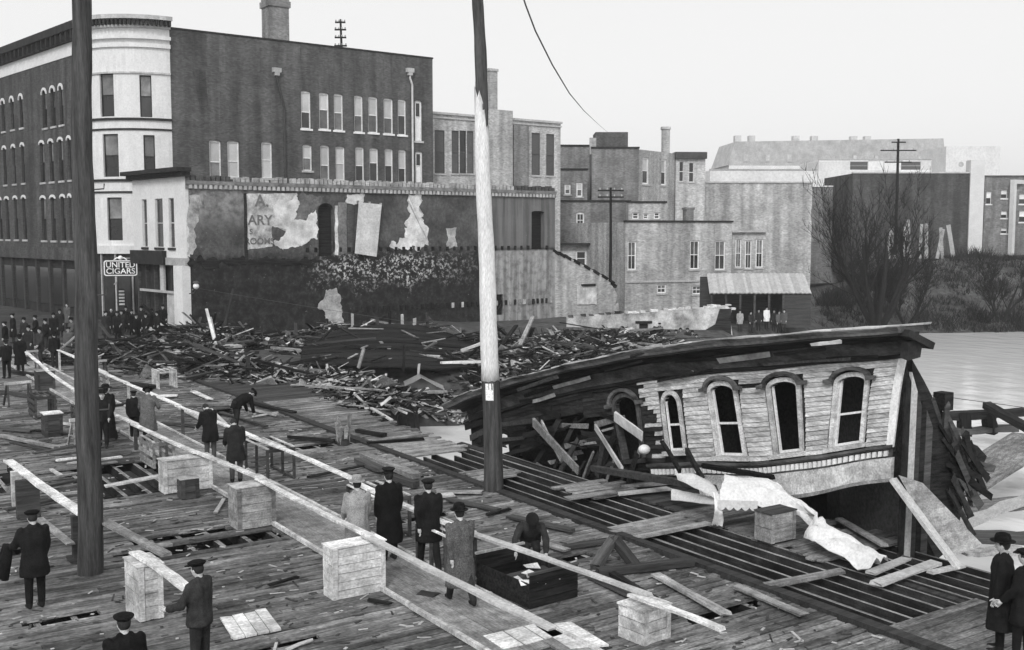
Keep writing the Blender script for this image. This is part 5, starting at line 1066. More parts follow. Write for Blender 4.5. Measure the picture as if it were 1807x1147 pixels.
panel((945, 1108), (1010, 1150), (1010, 1100), 2, 'narrow white boards beside the white slatted panel at the bottom of the walkway')
# broken stump
st_ = thing('broken_stump', 'splintered post stump sticking up through the far side walk', 'stump', G(606, 785)); mb = MB()
for k in range(7): an = k * .9; mb.beam((.12 * math.cos(an), .1 * math.sin(an), 0), (.2 * math.cos(an + .3), .16 * math.sin(an + .3), rq.uniform(.35, .95)), .12, .1, jit=.02)
mb.build('splinters', 'mid_wood', st_); mb = MB(); mb.lathe([(.2, 0), (.19, .3), (.12, .42)], 9); mb.build('stub', 'dark_wood', st_)

# dark clutter at the left of the street
for k, (p, q, w_, t_, m_, lb) in enumerate([((0, 690), (70, 702), .2, .1, 'dark_wood', 'dark timber at the left edge beside the near rail'), ((20, 655), (70, 662), .25, .1, 'char', 'black timber under the near rail at the far left'), ((60, 735), (130, 722), .16, .08, 'mid_wood', 'grey lath in front of the dark slatted crate'), ((5, 755), (60, 760), .3, .06, 'dark_wood', 'dark plank at the foot of the dark box'), ((100, 745), (150, 752), .14, .06, 'pale_wood', 'pale lath beside the trestle'), ((185, 748), (225, 742), .2, .08, 'mid_wood', 'grey plank end by the long dark dress'), ((188, 765), (222, 755), .2, .06, 'mid_wood', 'lower grey plank end by the long dark dress'), ((62, 760), (140, 768), .12, .06, 'char', 'thin black timber behind the left rail'), ((10, 900), (110, 878), .18, .06, 'dark_wood', 'dark board under the far part of the left rail'), ((70, 915), (125, 960), .16, .06, 'mid_wood', 'slanting grey brace board under the left rail')]):
    P = G(p[0], p[1], .05 + t_ / 2); Q = G(q[0], q[1], .06 + t_ / 2 + (.35 if 'brace' in lb else 0)); single('loose_board', P, Q, w_, t_, m_, lb, 'board', None, .012)
slat_crate(6.9, 7.6, 40.5, 41.8, .8, 'dark_wood', 'dark slatted crate standing left of the trestle near the left edge', ny=4, rails=True, topm='dark_wood')
trestle(7.0, 44.5, 'dark trestle beyond the dark slatted crate at the left edge', .85, 'dark_wood')
trestle(11.2, 50.5, 'low trestle beyond the far rail by the crowd', .8, 'dark_wood')

# ================================================================ BURNED LOT: heaps of wreckage
rb = random.Random(77)
MOUNDS = [(C(-8.3, 48.6, -.9), 4.0, 3.4, 1.2, 'pale'), (C(-10.4, 49.5, -.15), 3.6, 2.8, .35, 'ash'), (C(-2.2, 59.5, -1.2), 5.0, 4.0, 1.4, 'mix'), (C(2.5, 62, -1), 5.0, 4.0, 1.3, 'mix'), (C(-20.2, 57, 0), 6.0, 4.5, 1.0, 'dark'), (C(-14.6, 51.5, -.1), 4.2, 3.6, 1.0, 'dark'), (C(-3.0, 55.6, -2.6), 3.8, 2.4, 1.5, 'pale'), (C(-17.5, 65, -.4), 5.0, 3.0, 1.2, 'dark'), (C(6, 70, -1), 6, 4, 1.6, 'mix'), (C(-9.5, 62.5, -.5), 5.5, 3.0, 1.0, 'mix'), (C(-19.5, 66.5, -.2), 4.5, 2.5, 1.3, 'dark'), (C(-9, 69.5, -.4), 6.5, 2.6, 1.5, 'dark'), (C(-1, 68, -.8), 6, 3.5, 1.2, 'dark')]
def mound_h(mn, dx, dy): r2 = (dx / mn[1]) ** 2 + (dy / mn[2]) ** 2; return mn[3] * max(0, 1 - r2) ** .8 * (.75 + .5 * noise.noise(Vector((dx * .7, dy * .7, mn[1]))))
for mi_, mn in enumerate(MOUNDS):
    hp_ = stuff(link('rubble_heap', None, None, mn[0], (0, 0, -TH)), ['pale brick and plaster rubble heap beside the far side walk', 'flat pale ash heap left of the main rubble', 'mixed rubble heap behind the white banded pole', 'rubble heap behind the sagging roof line', 'dark wreckage heap in front of the store front', 'dark wreckage heap beside the deck', 'pale rubble spilling to the water by the house end', 'charred heap along the scorched wall', 'rubble heap before the whitewashed wall', 'charred heap under the scorched wall end', 'wreckage heap on the fallen roof', 'black heap at the corner pillar of the burned building', 'black heap behind the fallen roof'][mi_ if mi_ < 9 else {9: 10, 10: 11, 11: 12, 12: 9}[mi_]], 'rubble')
    mb = MB(); n = 26; g_ = []
    for j in range(n + 1):
        for i in range(n + 1):
            dx = (i / n * 2 - 1) * mn[1] * 1.05; dy = (j / n * 2 - 1) * mn[2] * 1.05; g_.append((dx, dy, mound_h(mn, dx, dy) - .35 - (3.0 if (dx / mn[1]) ** 2 + (dy / mn[2]) ** 2 > 1 else 0)))
    mb.add(g_, [(j * (n + 1) + i, j * (n + 1) + i + 1, (j + 1) * (n + 1) + i + 1, (j + 1) * (n + 1) + i) for j in range(n) for i in range(n)]); o = stuff(mb.build('mound', 'char' if mn[4] == 'dark' else 'mud', hp_))
    mb = MB(); m2_ = MB(); m3_ = MB()
    for k in range(1900 if mn[4] in ('pale', 'ash') else 1400):
        an = rb.uniform(0, 6.283); rr_2 = math.sqrt(rb.random()); dx = math.cos(an) * rr_2 * mn[1]; dy = math.sin(an) * rr_2 * mn[2]; z = mound_h(mn, dx, dy) - .28
        pale = rb.random() < {'pale': .6, 'mix': .2, 'dark': .06, 'ash': .88}[mn[4]]; s_ = rb.uniform(.03, .095) * (2.2 if rb.random() < .07 else 1)
        X4 = Matrix.Translation((dx, dy, z)) @ Euler((rb.uniform(-.9, .9), rb.uniform(-.9, .9), rb.uniform(0, 6.28))).to_matrix().to_4x4()
        tgt = m2_ if pale else (m3_ if rb.random() < .45 else mb)
        ty = rb.random()
        if ty < .38: L_ = rb.uniform(.2, 1.25); hw_ = rb.uniform(.025, .1); X4 = Matrix.Translation((dx, dy, z + .1)) @ Euler((rb.gauss(0, .25), rb.gauss(0, .22), rb.uniform(0, 6.28))).to_matrix().to_4x4(); (mb if rb.random() < .35 else (m3_ if rb.random() < (.6 if mn[4] in ('pale', 'ash') else .84) else m2_)).box(-L_, L_, -hw_, hw_, -.015, .018, X4, jit=.012)
        elif ty < .46: (m2_ if pale or rb.random() < .3 else mb).box(-s_ * 5, s_ * 4.5, -s_ * 2.6, s_ * 3.4, -.012, .012, X4, jit=s_ * .6)
        else: tgt.box(-s_ * rb.uniform(.8, 1.8), s_ * rb.uniform(.8, 1.8), -s_, s_, -s_ * .5, s_ * .6, X4, jit=s_ * .25)
    for m_, mm in ((mb, 'rubble'), (m2_, 'rubble_pale'), (m3_, 'char')): 
        if m_.v: stuff(m_.build('fragments', mm, hp_))
    nb = {'pale': 9, 'mix': 16, 'dark': 22, 'ash': 5}[mn[4]]
    for k in range(nb):
        an = rb.uniform(0, 6.283); rr_2 = math.sqrt(rb.random()) * .95; dx = math.cos(an) * rr_2 * mn[1]; dy = math.sin(an) * rr_2 * mn[2]; z = mound_h(mn, dx, dy) + mn[0].z
        P = mn[0] + C(dx, dy); P.z = z; L_ = rb.uniform(1.2, 4.2); e = rb.uniform(-.12, .25) if rb.random() < .85 else rb.uniform(.3, .9); az = rb.uniform(0, 6.283); d = Vector((math.cos(az) * math.cos(e), math.sin(az) * math.cos(e), math.sin(e))) * L_
        dark = rb.random() < {'pale': .4, 'mix': .6, 'dark': .72, 'ash': .6}[mn[4]]
        single('wreck_timber', P - d * .3, P + d * .7, rb.uniform(.1, .28), rb.uniform(.05, .14), 'char' if dark else rb.choice(['mid_wood', 'dark_wood', 'dark_wood']), ('charred timber in the ' if dark else 'splintered grey timber in the ') + hp_['label'], 'timber', 'timbers in the ' + hp_['label'], .02)
# single pieces one can point at
for p, q, w_, t_, m_, lb in [((364, 545, 60), (396, 668, 57), .14, .1, 'white_plaster', 'tall thin white pole leaning upright in the wreckage before the scorched wall'), ((372, 560, 60), (388, 640, 57.5), .1, .08, 'stone', 'thin pale strip beside the tall leaning white pole'), ((385, 668, 56), (430, 618, 57), .16, .1, 'old_plaster', 'pale slanting stick crossing right of the leaning white pole'), ((352, 660, 56), (402, 625, 57), .14, .1, 'old_plaster', 'pale slanting stick crossing the foot of the leaning white pole'),
  ((398, 668, 55), (424, 628, 55.5), .3, .1, 'stone', 'broad pale plank propped right of the leaning white pole'), ((285, 600, 60), (322, 648, 57), .2, .1, 'mid_wood', 'grey plank sloping down the dark heap by the deck'), ((255, 610, 62), (282, 630, 60), .5, .06, 'mid_wood', 'broad grey slab sloping in the dark heap'), ((330, 635, 57), (352, 645, 56), .8, .05, 'old_plaster', 'pale torn sheet standing in the dark heap'), ((305, 650, 57), (362, 640, 56.5), .14, .06, 'stone', 'grey lath lying under the pale torn sheet'),
  ((600, 664, 50), (660, 655, 51), .22, .1, 'mid_wood', 'long grey beam lying on top of the pale rubble'), ((632, 650, 52), (642, 615, 52.5), .14, .1, 'mid_wood', 'splintered grey stub standing before the fallen roof'), ((712, 655, 52), (714, 608, 52), .1, .1, 'char', 'tall thin black stub standing before the fallen roof'), ((738, 662, 50), (740, 642, 50), .12, .1, 'old_plaster', 'short pale stub standing in the mixed rubble'), ((778, 640, 54), (850, 638, 55), .3, .1, 'plaster', 'long white beam lying in the mixed rubble'),
  ((815, 618, 55), (850, 606, 56), .16, .12, 'stone', 'pale beam end sloping beside the white banded pole'), ((655, 720, 45), (692, 742, 44), .14, .06, 'stone', 'pale lath at the foot of the pale rubble'), ((672, 715, 45.5), (690, 700, 45.6), .4, .05, 'white_plaster', 'white slab standing in the pale rubble'), ((270, 574, 70), (322, 577, 69), .1, .35, 'old_plaster', 'pale board lying at the foot of the store front pillar'), ((180, 575, 70), (318, 580, 68), .25, .3, 'char', 'long charred beam laid as a barrier before the crowd')]:
    single('wreck_board', DP(p[0], p[1], p[2]), DP(q[0], q[1], q[2]), w_, t_, m_, lb, 'board', None, .012)
P = DP(748, 682, 47); ws = thing('white_sheet', 'crumpled white sheet of metal lying on the rubble left of the white banded pole', 'sheet', P, -TH); mb = MB(); g_ = [(x * .35 - .9, y * .3, .55 * (1 - abs(x - 2) / 3) + rb.uniform(-.06, .06) - y * .08) for y in range(4) for x in range(6)]; mb.add(g_, [(j * 6 + i, j * 6 + i + 1, j * 6 + 7 + i, j * 6 + 6 + i) for j in range(3) for i in range(5)]); mb.add([(x, y, z - .03) for x, y, z in g_], [(j * 6 + i, j * 6 + 6 + i, j * 6 + 7 + i, j * 6 + i + 1) for j in range(3) for i in range(5)]); mb.build('sheet', 'canvas', ws)
# fallen roof of boards before the scorched wall
fr_ = thing('fallen_roof', 'dark boarded roof lying collapsed before the scorched wall', 'roof', (0, 0, 0))
n0, n1_ = 15, 8; near = [DP(528, 642, 55.5), DP(600, 643, 54.5), DP(690, 648, 54), DP(760, 650, 55), DP(835, 645, 57)]; far = [DP(540, 598, 66), DP(610, 580, 67.5), DP(690, 571, 68.5), DP(760, 578, 69), DP(850, 600, 70)]
def cl(pts, k): k *= len(pts) - 1; i = min(int(k), len(pts) - 2); return pts[i].lerp(pts[i + 1], k - i)
for j in range(n0):
    mb = MB(); vs = []
    for i in range(n1_ + 1):
        k = i / n1_; a_ = cl(near, k); b_ = cl(far, k); p = a_.lerp(b_, j / n0); q = a_.lerp(b_, (j + .94) / n0); bul = Vector((0, 0, .12 * math.sin(math.pi * j / n0))) + Vector((0, 0, rb.uniform(-.05, .05))); vs += [p + bul, q + bul, p + bul - Vector((0, 0, .08)), q + bul - Vector((0, 0, .08))]
    mb.add(vs, [f for i in range(n1_) for f in ((4 * i, 4 * i + 4, 4 * i + 5, 4 * i + 1), (4 * i + 2, 4 * i + 3, 4 * i + 7, 4 * i + 6), (4 * i, 4 * i + 2, 4 * i + 6, 4 * i + 4), (4 * i + 1, 4 * i + 5, 4 * i + 7, 4 * i + 3))]); mb.build('roof_board', 'char', fr_)
for k in range(34):
    a_ = cl(near, rb.random()); b_ = cl(far, rb.random()); P = a_.lerp(b_, rb.uniform(.02, .8)) + Vector((0, 0, .2)); az = rb.uniform(0, 3.14); L_ = rb.uniform(.5, 2.2); d = Vector((math.cos(az), math.sin(az), rb.uniform(-.05, .18))) * L_; mb = MB(); mb.beam(P, P + d, rb.uniform(.06, .2), .06, jit=.015); mb.build('fallen_lath', rb.choice(['char', 'dark_wood', 'mid_wood', 'char', 'rubble_pale']), fr_)
for k in range(7): P = DP(622 + k * 22, 585 - k, 69); mb = MB(); mb.beam((P.x, P.y, P.z - .6), (P.x, P.y, P.z + rb.uniform(.4, 1.2)), .16, .14, jit=.02); mb.build('rafter_stub', rb.choice(['char', 'stone', 'dark_wood']), fr_)
# row of slanted joists left in the sunken floor right of the pole
for k in range(10): P = DP(905 + k * 13, 580, 74); Q = DP(912 + k * 13, 600, 72); single('floor_joist', P, Q + Vector((0, 0, -.2)), .16, .2, 'dark_wood', 'slanted joist in the row below the scorched wall end', 'joist', 'row of slanted joists below the scorched wall', .02)

# ================================================================ AWNING AND CANVAS
def cloth(name, label, EA, EB, bul=.1, amp=.05, nt_=12, sub=5, scal=0, seed=1):
    t = thing(name, label, 'awning', G(EB[0][0], EB[0][1], 0)); o_ = t.location; A_ = [G(*p) - o_ for p in EA]; B_ = [G(*p) - o_ for p in EB]; ns_ = (len(A_) - 1) * sub; vs = []
    for i in range(ns_ + 1):
        a_ = cl(A_, i / ns_); b_ = cl(B_, i / ns_)
        for j in range(nt_ + 1):
            k = j / nt_; p = a_.lerp(b_, k); ph = noise.noise(Vector((i * .35, j * .28 + seed, 2.0))); ph2 = noise.noise(Vector((i * .1, j * .9, seed))); p.z += bul * math.sin(math.pi * k) + amp * (ph + ph2); p.x += amp * .8 * noise.noise(Vector((i * .3, j * .3, 9 + seed))); vs.append(p)
    q = nt_ + 1; fs = [(i * q + j, i * q + j + 1, (i + 1) * q + j + 1, (i + 1) * q + j) for i in range(ns_) for j in range(nt_)]
    mb = MB(); mb.add(vs, fs); mb.add([v - Vector((0, 0, .012)) for v in vs], [f[::-1] for f in fs]); mb.build('canvas', 'canvas', t, smooth=True)
    if scal:
        mb = MB(); n = scal * 6; vs = []; fs = []
        for i in range(n + 1):
            p = B_[0].lerp(B_[1], i / n); d = .13 + .07 * abs(math.sin(math.pi * i / 6)); vs += [p + Vector((-.01, 0, .02)), p + Vector((-.02, 0, -d)), p + Vector((.0, .012, .02)), p + Vector((-.01, .012, -d))]
        for i in range(n): o = 4 * i; fs += [(o, o + 1, o + 5, o + 4), (o + 2, o + 6, o + 7, o + 3), (o + 1, o + 3, o + 7, o + 5)]
        mb.add(vs, fs); mb.build('scalloped_valance', 'canvas', t)
    return t
cloth('crumpled_awning', 'crumpled white canvas awning with a scalloped edge draped over a box', [(1282, 838, 1.15), (1358, 843, 1.1), (1392, 868, .9), (1444, 910, .6), (1458, 925, .5), (1492, 945, .38), (1532, 965, .26), (1570, 992, .16)], [(1268, 884, .72), (1338, 886, .72), (1378, 898, .55), (1430, 928, .32), (1418, 942, .26), (1442, 968, .16), (1488, 988, .1), (1532, 1006, .08)], .12, .11, scal=5)
cloth('canvas_roll', 'pale pointed fold of canvas left of the crumpled awning', [(1188, 838, .9), (1225, 836, .9), (1255, 850, .85), (1266, 868, .75)], [(1196, 846, .8), (1222, 858, .75), (1248, 872, .7), (1262, 880, .66)], .08, .03, seed=4)
cloth('canvas_strip', 'narrow white canvas strip below the pointed fold', [(1185, 862, .35), (1220, 868, .4), (1264, 880, .6)], [(1184, 880, .15), (1222, 884, .3), (1260, 890, .5)], .04, .03, seed=7)
cloth('canvas_rag', 'torn rag hanging from the left end of the crumpled awning', [(1258, 868, .8), (1262, 900, .5), (1256, 925, .12)], [(1272, 872, .8), (1276, 905, .45), (1275, 930, .1)], .02, .05, seed=8)
# ================================================================ WRECKAGE IN THE RIVER
for k, (p, q, w_, t_, m_, lb) in enumerate([((1668, 735, -1.8), (1807, 727, -1.6), .5, .35, 'char', 'long black beam of the wrecked jetty in the river'), ((1740, 715, -1.2), (1830, 765, -1.8), .4, .3, 'char', 'black beam sloping down across the wrecked jetty'), ((1700, 728, -1.6), (1703, 768, -2.6), .5, .4, 'char', 'left upright of the wrecked jetty'), ((1745, 728, -1.6), (1748, 765, -2.6), .5, .4, 'char', 'middle upright of the wrecked jetty'), ((1680, 762, -2.4), (1790, 755, -2.4), .5, .25, 'dark_wood', 'dark floating beam under the wrecked jetty'),
   ((1672, 870, -1.6), (1830, 770, -1.0), 1.7, .1, 'deck_wood', 'wide grey boarded slab sloping up out of the river'), ((1690, 838, -2.2), (1830, 800, -1.9), 1.2, .12, 'dark_wood', 'dark slab lying under the grey boarded slab'), ((1665, 900, -1.7), (1830, 885, -1.5), 1.1, .12, 'deck_wood', 'grey slab lying level below the sloping slab'), ((1700, 925, -1.6), (1830, 872, -1.0), .5, .1, 'stone', 'pale plank lying across the grey slabs'), ((1690, 948, -1.4), (1830, 950, -1.3), .9, .12, 'dark_wood', 'dark slab near the right edge below the others'), ((1700, 975, -1.2), (1810, 970, -1.1), .5, .1, 'mid_wood', 'grey plank at the right edge near the leaning panel')]):
    single('river_wreckage', G(*p), G(*q), w_, t_, m_, lb, 'wreckage', None, .03, 5)
rt_ = thing('torn_roofing', 'black mass of torn roofing and boards slumped behind the house corner', 'roofing', (0, 0, 0)); rq = random.Random(55)
pts = [(1614, 630), (1632, 668), (1650, 700), (1668, 738), (1690, 765), (1722, 786), (1742, 806), (1722, 838), (1700, 868), (1704, 910), (1680, 962), (1655, 985), (1630, 930), (1612, 850), (1606, 740)]
P_ = [onY(x + rq.uniform(-5, 5), y + rq.uniform(-5, 5), 14.6) for x, y in pts]; n = len(P_); c_ = sum(P_, Vector()) / n
mb = MB(); mb.add([c_ + Vector((0, -.25, .1))] + [p + Vector((0, rq.uniform(-.1, .15), 0)) for p in P_] + [p + Vector((.15, .6, -.1)) for p in P_], [(0, 1 + i, 1 + (i + 1) % n) for i in range(n)] + [(1 + i, 1 + n + i, 1 + n + (i + 1) % n, 1 + (i + 1) % n) for i in range(n)] + [tuple(range(2 * n, n, -1))]); mb.build('sheet', 'char', rt_)
for k in range(46):
    e = rq.uniform(0, 1); p = cl(P_[:13], e).lerp(c_, rq.uniform(.22, .9)) + Vector((0, rq.uniform(-.45, -.1), 0)); an = rq.gauss(-1.0, .3); L_ = rq.uniform(.4, 1.5); d = Vector((math.cos(an) * L_, rq.uniform(-.2, .2), math.sin(an) * L_)); mb = MB(); mb.beam(p - d * .5, p + d * .5, rq.uniform(.06, .22), rq.uniform(.02, .06), up=Vector((0, 1, 0)), jit=.02, n=2); mb.build('torn_board', rq.choice(['char', 'char', 'dark_wood', 'siding_dirty']), rt_)
P = onY(1668, 708, 14.5); mb = MB(); mb.box(P.x - .16, P.x + .16, P.y - .1, P.y + .2, P.z - .2, P.z + .2); mb.build('bracket_block', 'char', rt_)

# ================================================================ TREES AND BRUSH
def bare_tree(base, H_, ntr, label, seed, spread=.55, tw=1.0, rad=.2):
    rt2 = random.Random(seed); t = thing('bare_tree', label, 'tree', base); tk = MB(); cr = MB(); cnt = [0]
    def grow(mb, p, d, L_, r_, lev):
        n = 4 if lev < 2 else 3; path = [p]; rr = [r_]; q = p.copy(); dd = d.copy()
        for k in range(n):
            dd = (dd + Vector((rt2.uniform(-.16, .16), rt2.uniform(-.16, .16), rt2.uniform(-.02, .14)))).normalized(); q = q + dd * L_ / n; path.append(q.copy()); rr.append(r_ * (1 - .6 * (k + 1) / n))
        mb.tube(path, rr, 7 if lev == 0 else (5 if lev == 1 else 3), cap=lev < 2); cnt[0] += 1
        if lev >= 4 or cnt[0] > 2200: return
        for k in range({0: 6, 1: 6, 2: 5, 3: 3}[lev]):
            i = rt2.randint(1, n); pp = path[i]; ax = dd.orthogonal().normalized(); ax.rotate(Matrix.Rotation(rt2.uniform(0, 6.28), 3, dd)); nd = (dd * rt2.uniform(.6, 1) + ax * rt2.uniform(.35, .8) + Vector((0, 0, .25))).normalized()
            grow(cr, pp, nd, L_ * rt2.uniform(.42, .7), max(rr[i] * .6, .011 * tw), lev + 1)
    for k in range(ntr):
        an = 6.283 * k / ntr + rt2.uniform(-.3, .3); d = Vector((math.cos(an) * spread, math.sin(an) * spread * .6, 1)).normalized(); grow(tk, Vector((math.cos(an) * .35, math.sin(an) * .3, -.4)), d, H_ * rt2.uniform(.5, .68), rad * rt2.uniform(.75, 1.1), 0)
    tk.build('trunk', 'bark', t); cr.build('crown', 'twig', t)
P = DP(1548, 572, 90); bare_tree(Vector((P.x, P.y, P.z)), 12.6, 6, 'large bare many-stemmed tree on the river bank beside the shed', 4, .6, 2.0, .27)
P = DP(1765, 560, 102); bare_tree(P, 6.5, 4, 'bare leaning sapling clump at the right edge of the bank', 8, .7, 2.0, .16)
P = DP(1600, 565, 98); bare_tree(P, 6.0, 4, 'low bare shrub with slanting stems right of the large bare tree', 12, 1.0, 2.0, .14)
P = DP(1540, 560, 97); bare_tree(P, 8.0, 3, 'slender bare tree just behind the large bare tree', 15, .4, 2.0, .16)
rs2 = random.Random(31); mb = MB()
for k in range(2400):
    r = rs2.uniform(.285, .62); ys = shore(r); yc = ys + (3.5 if r > .45 else 7) + 24 * rs2.random() ** 1.1; xc = r * yc
    if r < .33 and yc < ys + 9: continue
    z = landh(xc, yc) - .1; hh = rs2.uniform(.4, 1.3) * (1.5 if noise.noise(Vector((xc * .12, yc * .12, 4))) > .15 else .8)
    if noise.noise(Vector((xc * .2, yc * .25, 8))) < -.22: continue
    for j in range(9):
        d = Vector((rs2.uniform(-.8, .8), rs2.uniform(-.6, .6), 1)) * hh * rs2.uniform(.6, 1); b_ = C(xc + rs2.uniform(-.5, .5), yc + rs2.uniform(-.4, .4), z); w_ = .035; cdir = Vector((cT, -sT, 0)) * w_
        mid_ = b_ + d * .55 + Vector((rs2.uniform(-.2, .2), rs2.uniform(-.2, .2), 0)); mb.add([b_ - cdir, b_ + cdir, mid_ + cdir * .6, mid_ - cdir * .6, b_ + d], [(0, 1, 2, 3), (3, 2, 4)])
stuff(mb.build('river_bank_brush', 'brush'), 'dark leafless brush covering the far river bank', 'brush')
# ================================================================ WIRES
def wire(name, P, Q, r_, sag, label, n=24, m_='iron'):
    P = Vector(P); Q = Vector(Q); mb = MB(); mb.tube([(P.lerp(Q, i / n) - Vector((0, 0, sag * 4 * (i / n) * (1 - i / n)))) - P for i in range(n + 1)], r_, 5); return tag(link(name, mb.mesh(name, m_), None, P), label, 'wire')
wire('fallen_wire', DP(346, 508, 70), DP(1830, 722, 23.5), .008, .15, 'thin wire strung low from the store corner lamp past the fallen house')
pts = [DP(905, -60, 20), DP(928, 10, 22), DP(945, 55, 25), DP(975, 115, 32), DP(1005, 165, 45), DP(1030, 195, 65), DP(1046, 210, 85), DP(1059, 222, 105), DP(1072, 233, 124)]
mb = MB(); mb.tube([p - pts[0] for p in pts], [.016, .017, .019, .022, .024, .022, .018, .015, .012], 5); tag(link('overhead_cable', mb.mesh('overhead_cable', 'iron'), None, pts[0]), 'dark sagging overhead cable crossing the sky towards the rooftop box', 'cable')
# chips and splinters over the deck
rl = random.Random(91); mb = MB(); m2_ = MB()
for k in range(2600):
    x = rl.uniform(2, 14.6); y = 9 + 42 * rl.random() ** 1.4
    if 8.7 < x < 10.3 and rl.random() < .8: continue
    L_ = rl.uniform(.02, .10) * (2.2 if rl.random() < .1 else 1); w_ = rl.uniform(.008, .025); (m2_ if rl.random() < .35 else mb).box(-L_, L_, -w_, w_, 0, .012, Matrix.Translation((x, y, .006)) @ Matrix.Rotation(rl.gauss(0, .7), 4, 'Z'))
sp_ = stuff(link('splinters', None), 'chips and splinters scattered over the timber deck', 'splinters'); stuff(mb.build('dark_chips', 'dark_wood', sp_)); stuff(m2_.build('pale_chips', 'stone', sp_))

# ================================================================ PEOPLE
def cap_(mb, p, q, r0, r1, n=10):
    p = Vector(p); q = Vector(q); mb.tube([p.lerp(q, k / 3) for k in range(4)], [r0 + (r1 - r0) * k / 3 for k in range(4)], n); mb.ball(p, r0, n, 6); mb.ball(q, r1, n, 6)
def remesh(mb, vox, it=4):
    me = bpy.data.meshes.new('tmp'); me.from_pydata(mb.v, [], mb.f); ob = bpy.data.objects.new('tmp', me)
    r_ = ob.modifiers.new('r', 'REMESH'); r_.mode = 'VOXEL'; r_.voxel_size = vox; s_ = ob.modifiers.new('s', 'SMOOTH'); s_.factor = .5; s_.iterations = it
    out = evaluated(ob); bpy.data.objects.remove(ob); bpy.data.meshes.remove(me)
    out.materials.clear(); out.polygons.foreach_set('use_smooth', [True] * len(out.polygons)); return out
POSES = dict(stand=dict(), stand2=dict(lL=(.12, .1), lR=(-.05, 0), aL=(.25, .12, .5), aR=(.1, .1, .25)), walk=dict(lL=(.36, .08), lR=(-.32, .22), aL=(-.3, .1, .2), aR=(.32, .1, .35), bend=.04),
    lean=dict(bend=.38, lL=(.16, .1), lR=(-.1, 0), aL=(.75, .12, .4), aR=(.2, .45, 1.3), head=.2), bow=dict(bend=.22, lL=(.05, 0), aL=(.45, .1, .7), aR=(.45, .1, .7), head=.75), stoop=dict(bend=1.15, lL=(.15, .25), lR=(-.1, .1), aL=(1.3, .1, .2), aR=(1.2, .1, .3), head=-.1),
    crouch=dict(bend=.75, lL=(1.45, 1.9), lR=(1.2, 1.95), aL=(1.2, .25, .15), aR=(1.25, .45, .2), head=.2), hold=dict(aL=(.35, .35, .9), aR=(.1, .1, .2), lL=(.04, 0), head=.12))
def fig(pose, coat, vox=.02):
    ps = POSES[pose]; HIP = Vector((0, 0, .93)); be = Matrix.Rotation(-ps.get('bend', 0), 3, 'X')
    def up(p): return HIP + be @ (Vector(p) - HIP)
    J = {}
    for s_, k in ((-1, 'L'), (1, 'R')):
        sw, kn = ps.get('l' + k, (0, 0)); h = Vector((s_ * .095, 0, .9)); kn_ = h + Vector((s_ * .01, math.sin(sw), -math.cos(sw))) * .42; an = kn_ + Vector((0, math.sin(sw - kn), -math.cos(sw - kn))) * .40; J['h' + k], J['k' + k], J['n' + k] = h, kn_, an
        a_, ab, el = ps.get('a' + k, (.03, .1, .22)); sh = up((s_ * .205, 0, 1.41)); d1 = be @ Vector((s_ * math.sin(ab), math.sin(a_), -math.cos(a_))).normalized(); e = sh + d1 * .29; d2 = be @ Vector((s_ * math.sin(ab) * .3 - s_ * .12, math.sin(a_ + el), -math.cos(a_ + el))).normalized(); wv = e + d2 * .25; J['s' + k], J['e' + k], J['w' + k], J['d' + k] = sh, e, wv, d2
    dz = min(J['nL'].z, J['nR'].z) - .085; off = Vector((0, 0, -dz))
    hd = ps.get('head', 0); hb = be @ Matrix.Rotation(-hd, 3, 'X'); nk = up((0, -.01, 1.5)); hc = nk + hb @ Vector((0, .025, .125))
    mb = MB(); 
    for k in 'LR':
        cap_(mb, J['h' + k], J['k' + k], .105, .078); cap_(mb, J['k' + k], J['n' + k], .078, .062); f = J['n' + k]; cap_(mb, f + Vector((0, -.03, -.04)), f + Vector((0, .16, -.055)), .042, .036)
        cap_(mb, J['s' + k], J['e' + k], .055, .043); cap_(mb, J['e' + k], J['w' + k], .043, .03)
    cap_(mb, (-.06, 0, .95), (.06, 0, .95), .125, .125); cap_(mb, up((-.05, 0, 1.1)), up((.05, 0, 1.1)), .115, .115); cap_(mb, up((-.09, 0, 1.3)), up((.09, 0, 1.3)), .115, .115); cap_(mb, J['sL'], J['sR'], .06, .06); cap_(mb, up((0, -.01, 1.4)), nk + hb @ Vector((0, 0, .05)), .06, .052)
    def hp2(p): return hc + hb @ Vector(p)
    n0 = len(mb.v); mb.ball((0, 0, 0), .078, 14, 10, rz=.115, ry=.096); mb.ball((0, .045, -.06), .045, 10, 8, rz=.05); mb.ball((0, .1, -.015), .013, 8, 6, rz=.028, ry=.022)
    for s_ in (-1, 1): mb.ball((s_ * .08, -.005, -.01), .012, 6, 6, rz=.03, ry=.02)
    mb.v[n0:] = [tuple(hp2(v)) for v in mb.v[n0:]]
    body_ = remesh(mb, vox, 3); body_.transform(Matrix.Translation(off))
    # hands with separate curled fingers, eyes, mouth: joined to the same mesh
    bm = bmesh.new(); bm.from_mesh(body_); hx = MB()
    for s_, k in ((-1, 'L'), (1, 'R')):
        w_ = J['w' + k] + off; d = J['d' + k]; sd = be @ Vector((0, 1, 0)); sd = (sd - d * sd.dot(d)).normalized(); pn = d.cross(sd) * -s_; cap_(hx, w_ + d * .03, w_ + d * .075, .032, .036, 8)
        for i in range(4):
            b_ = w_ + d * .1 + sd * (.03 - i * .02); L_ = (.075, .085, .08, .062)[i]; c1 = b_ + d * L_ * .45 + pn * .005; c2 = c1 + (d * .8 - pn * s_ * .0 + pn * -.5).normalized() * L_ * .35; cap_(hx, b_, c1, .0105, .0095, 6); cap_(hx, c1, c2, .0095, .008, 6)
        cap_(hx, w_ + d * .045 + sd * .03, w_ + d * .085 + sd * .06, .013, .011, 6)
    nsk = len(hx.f)
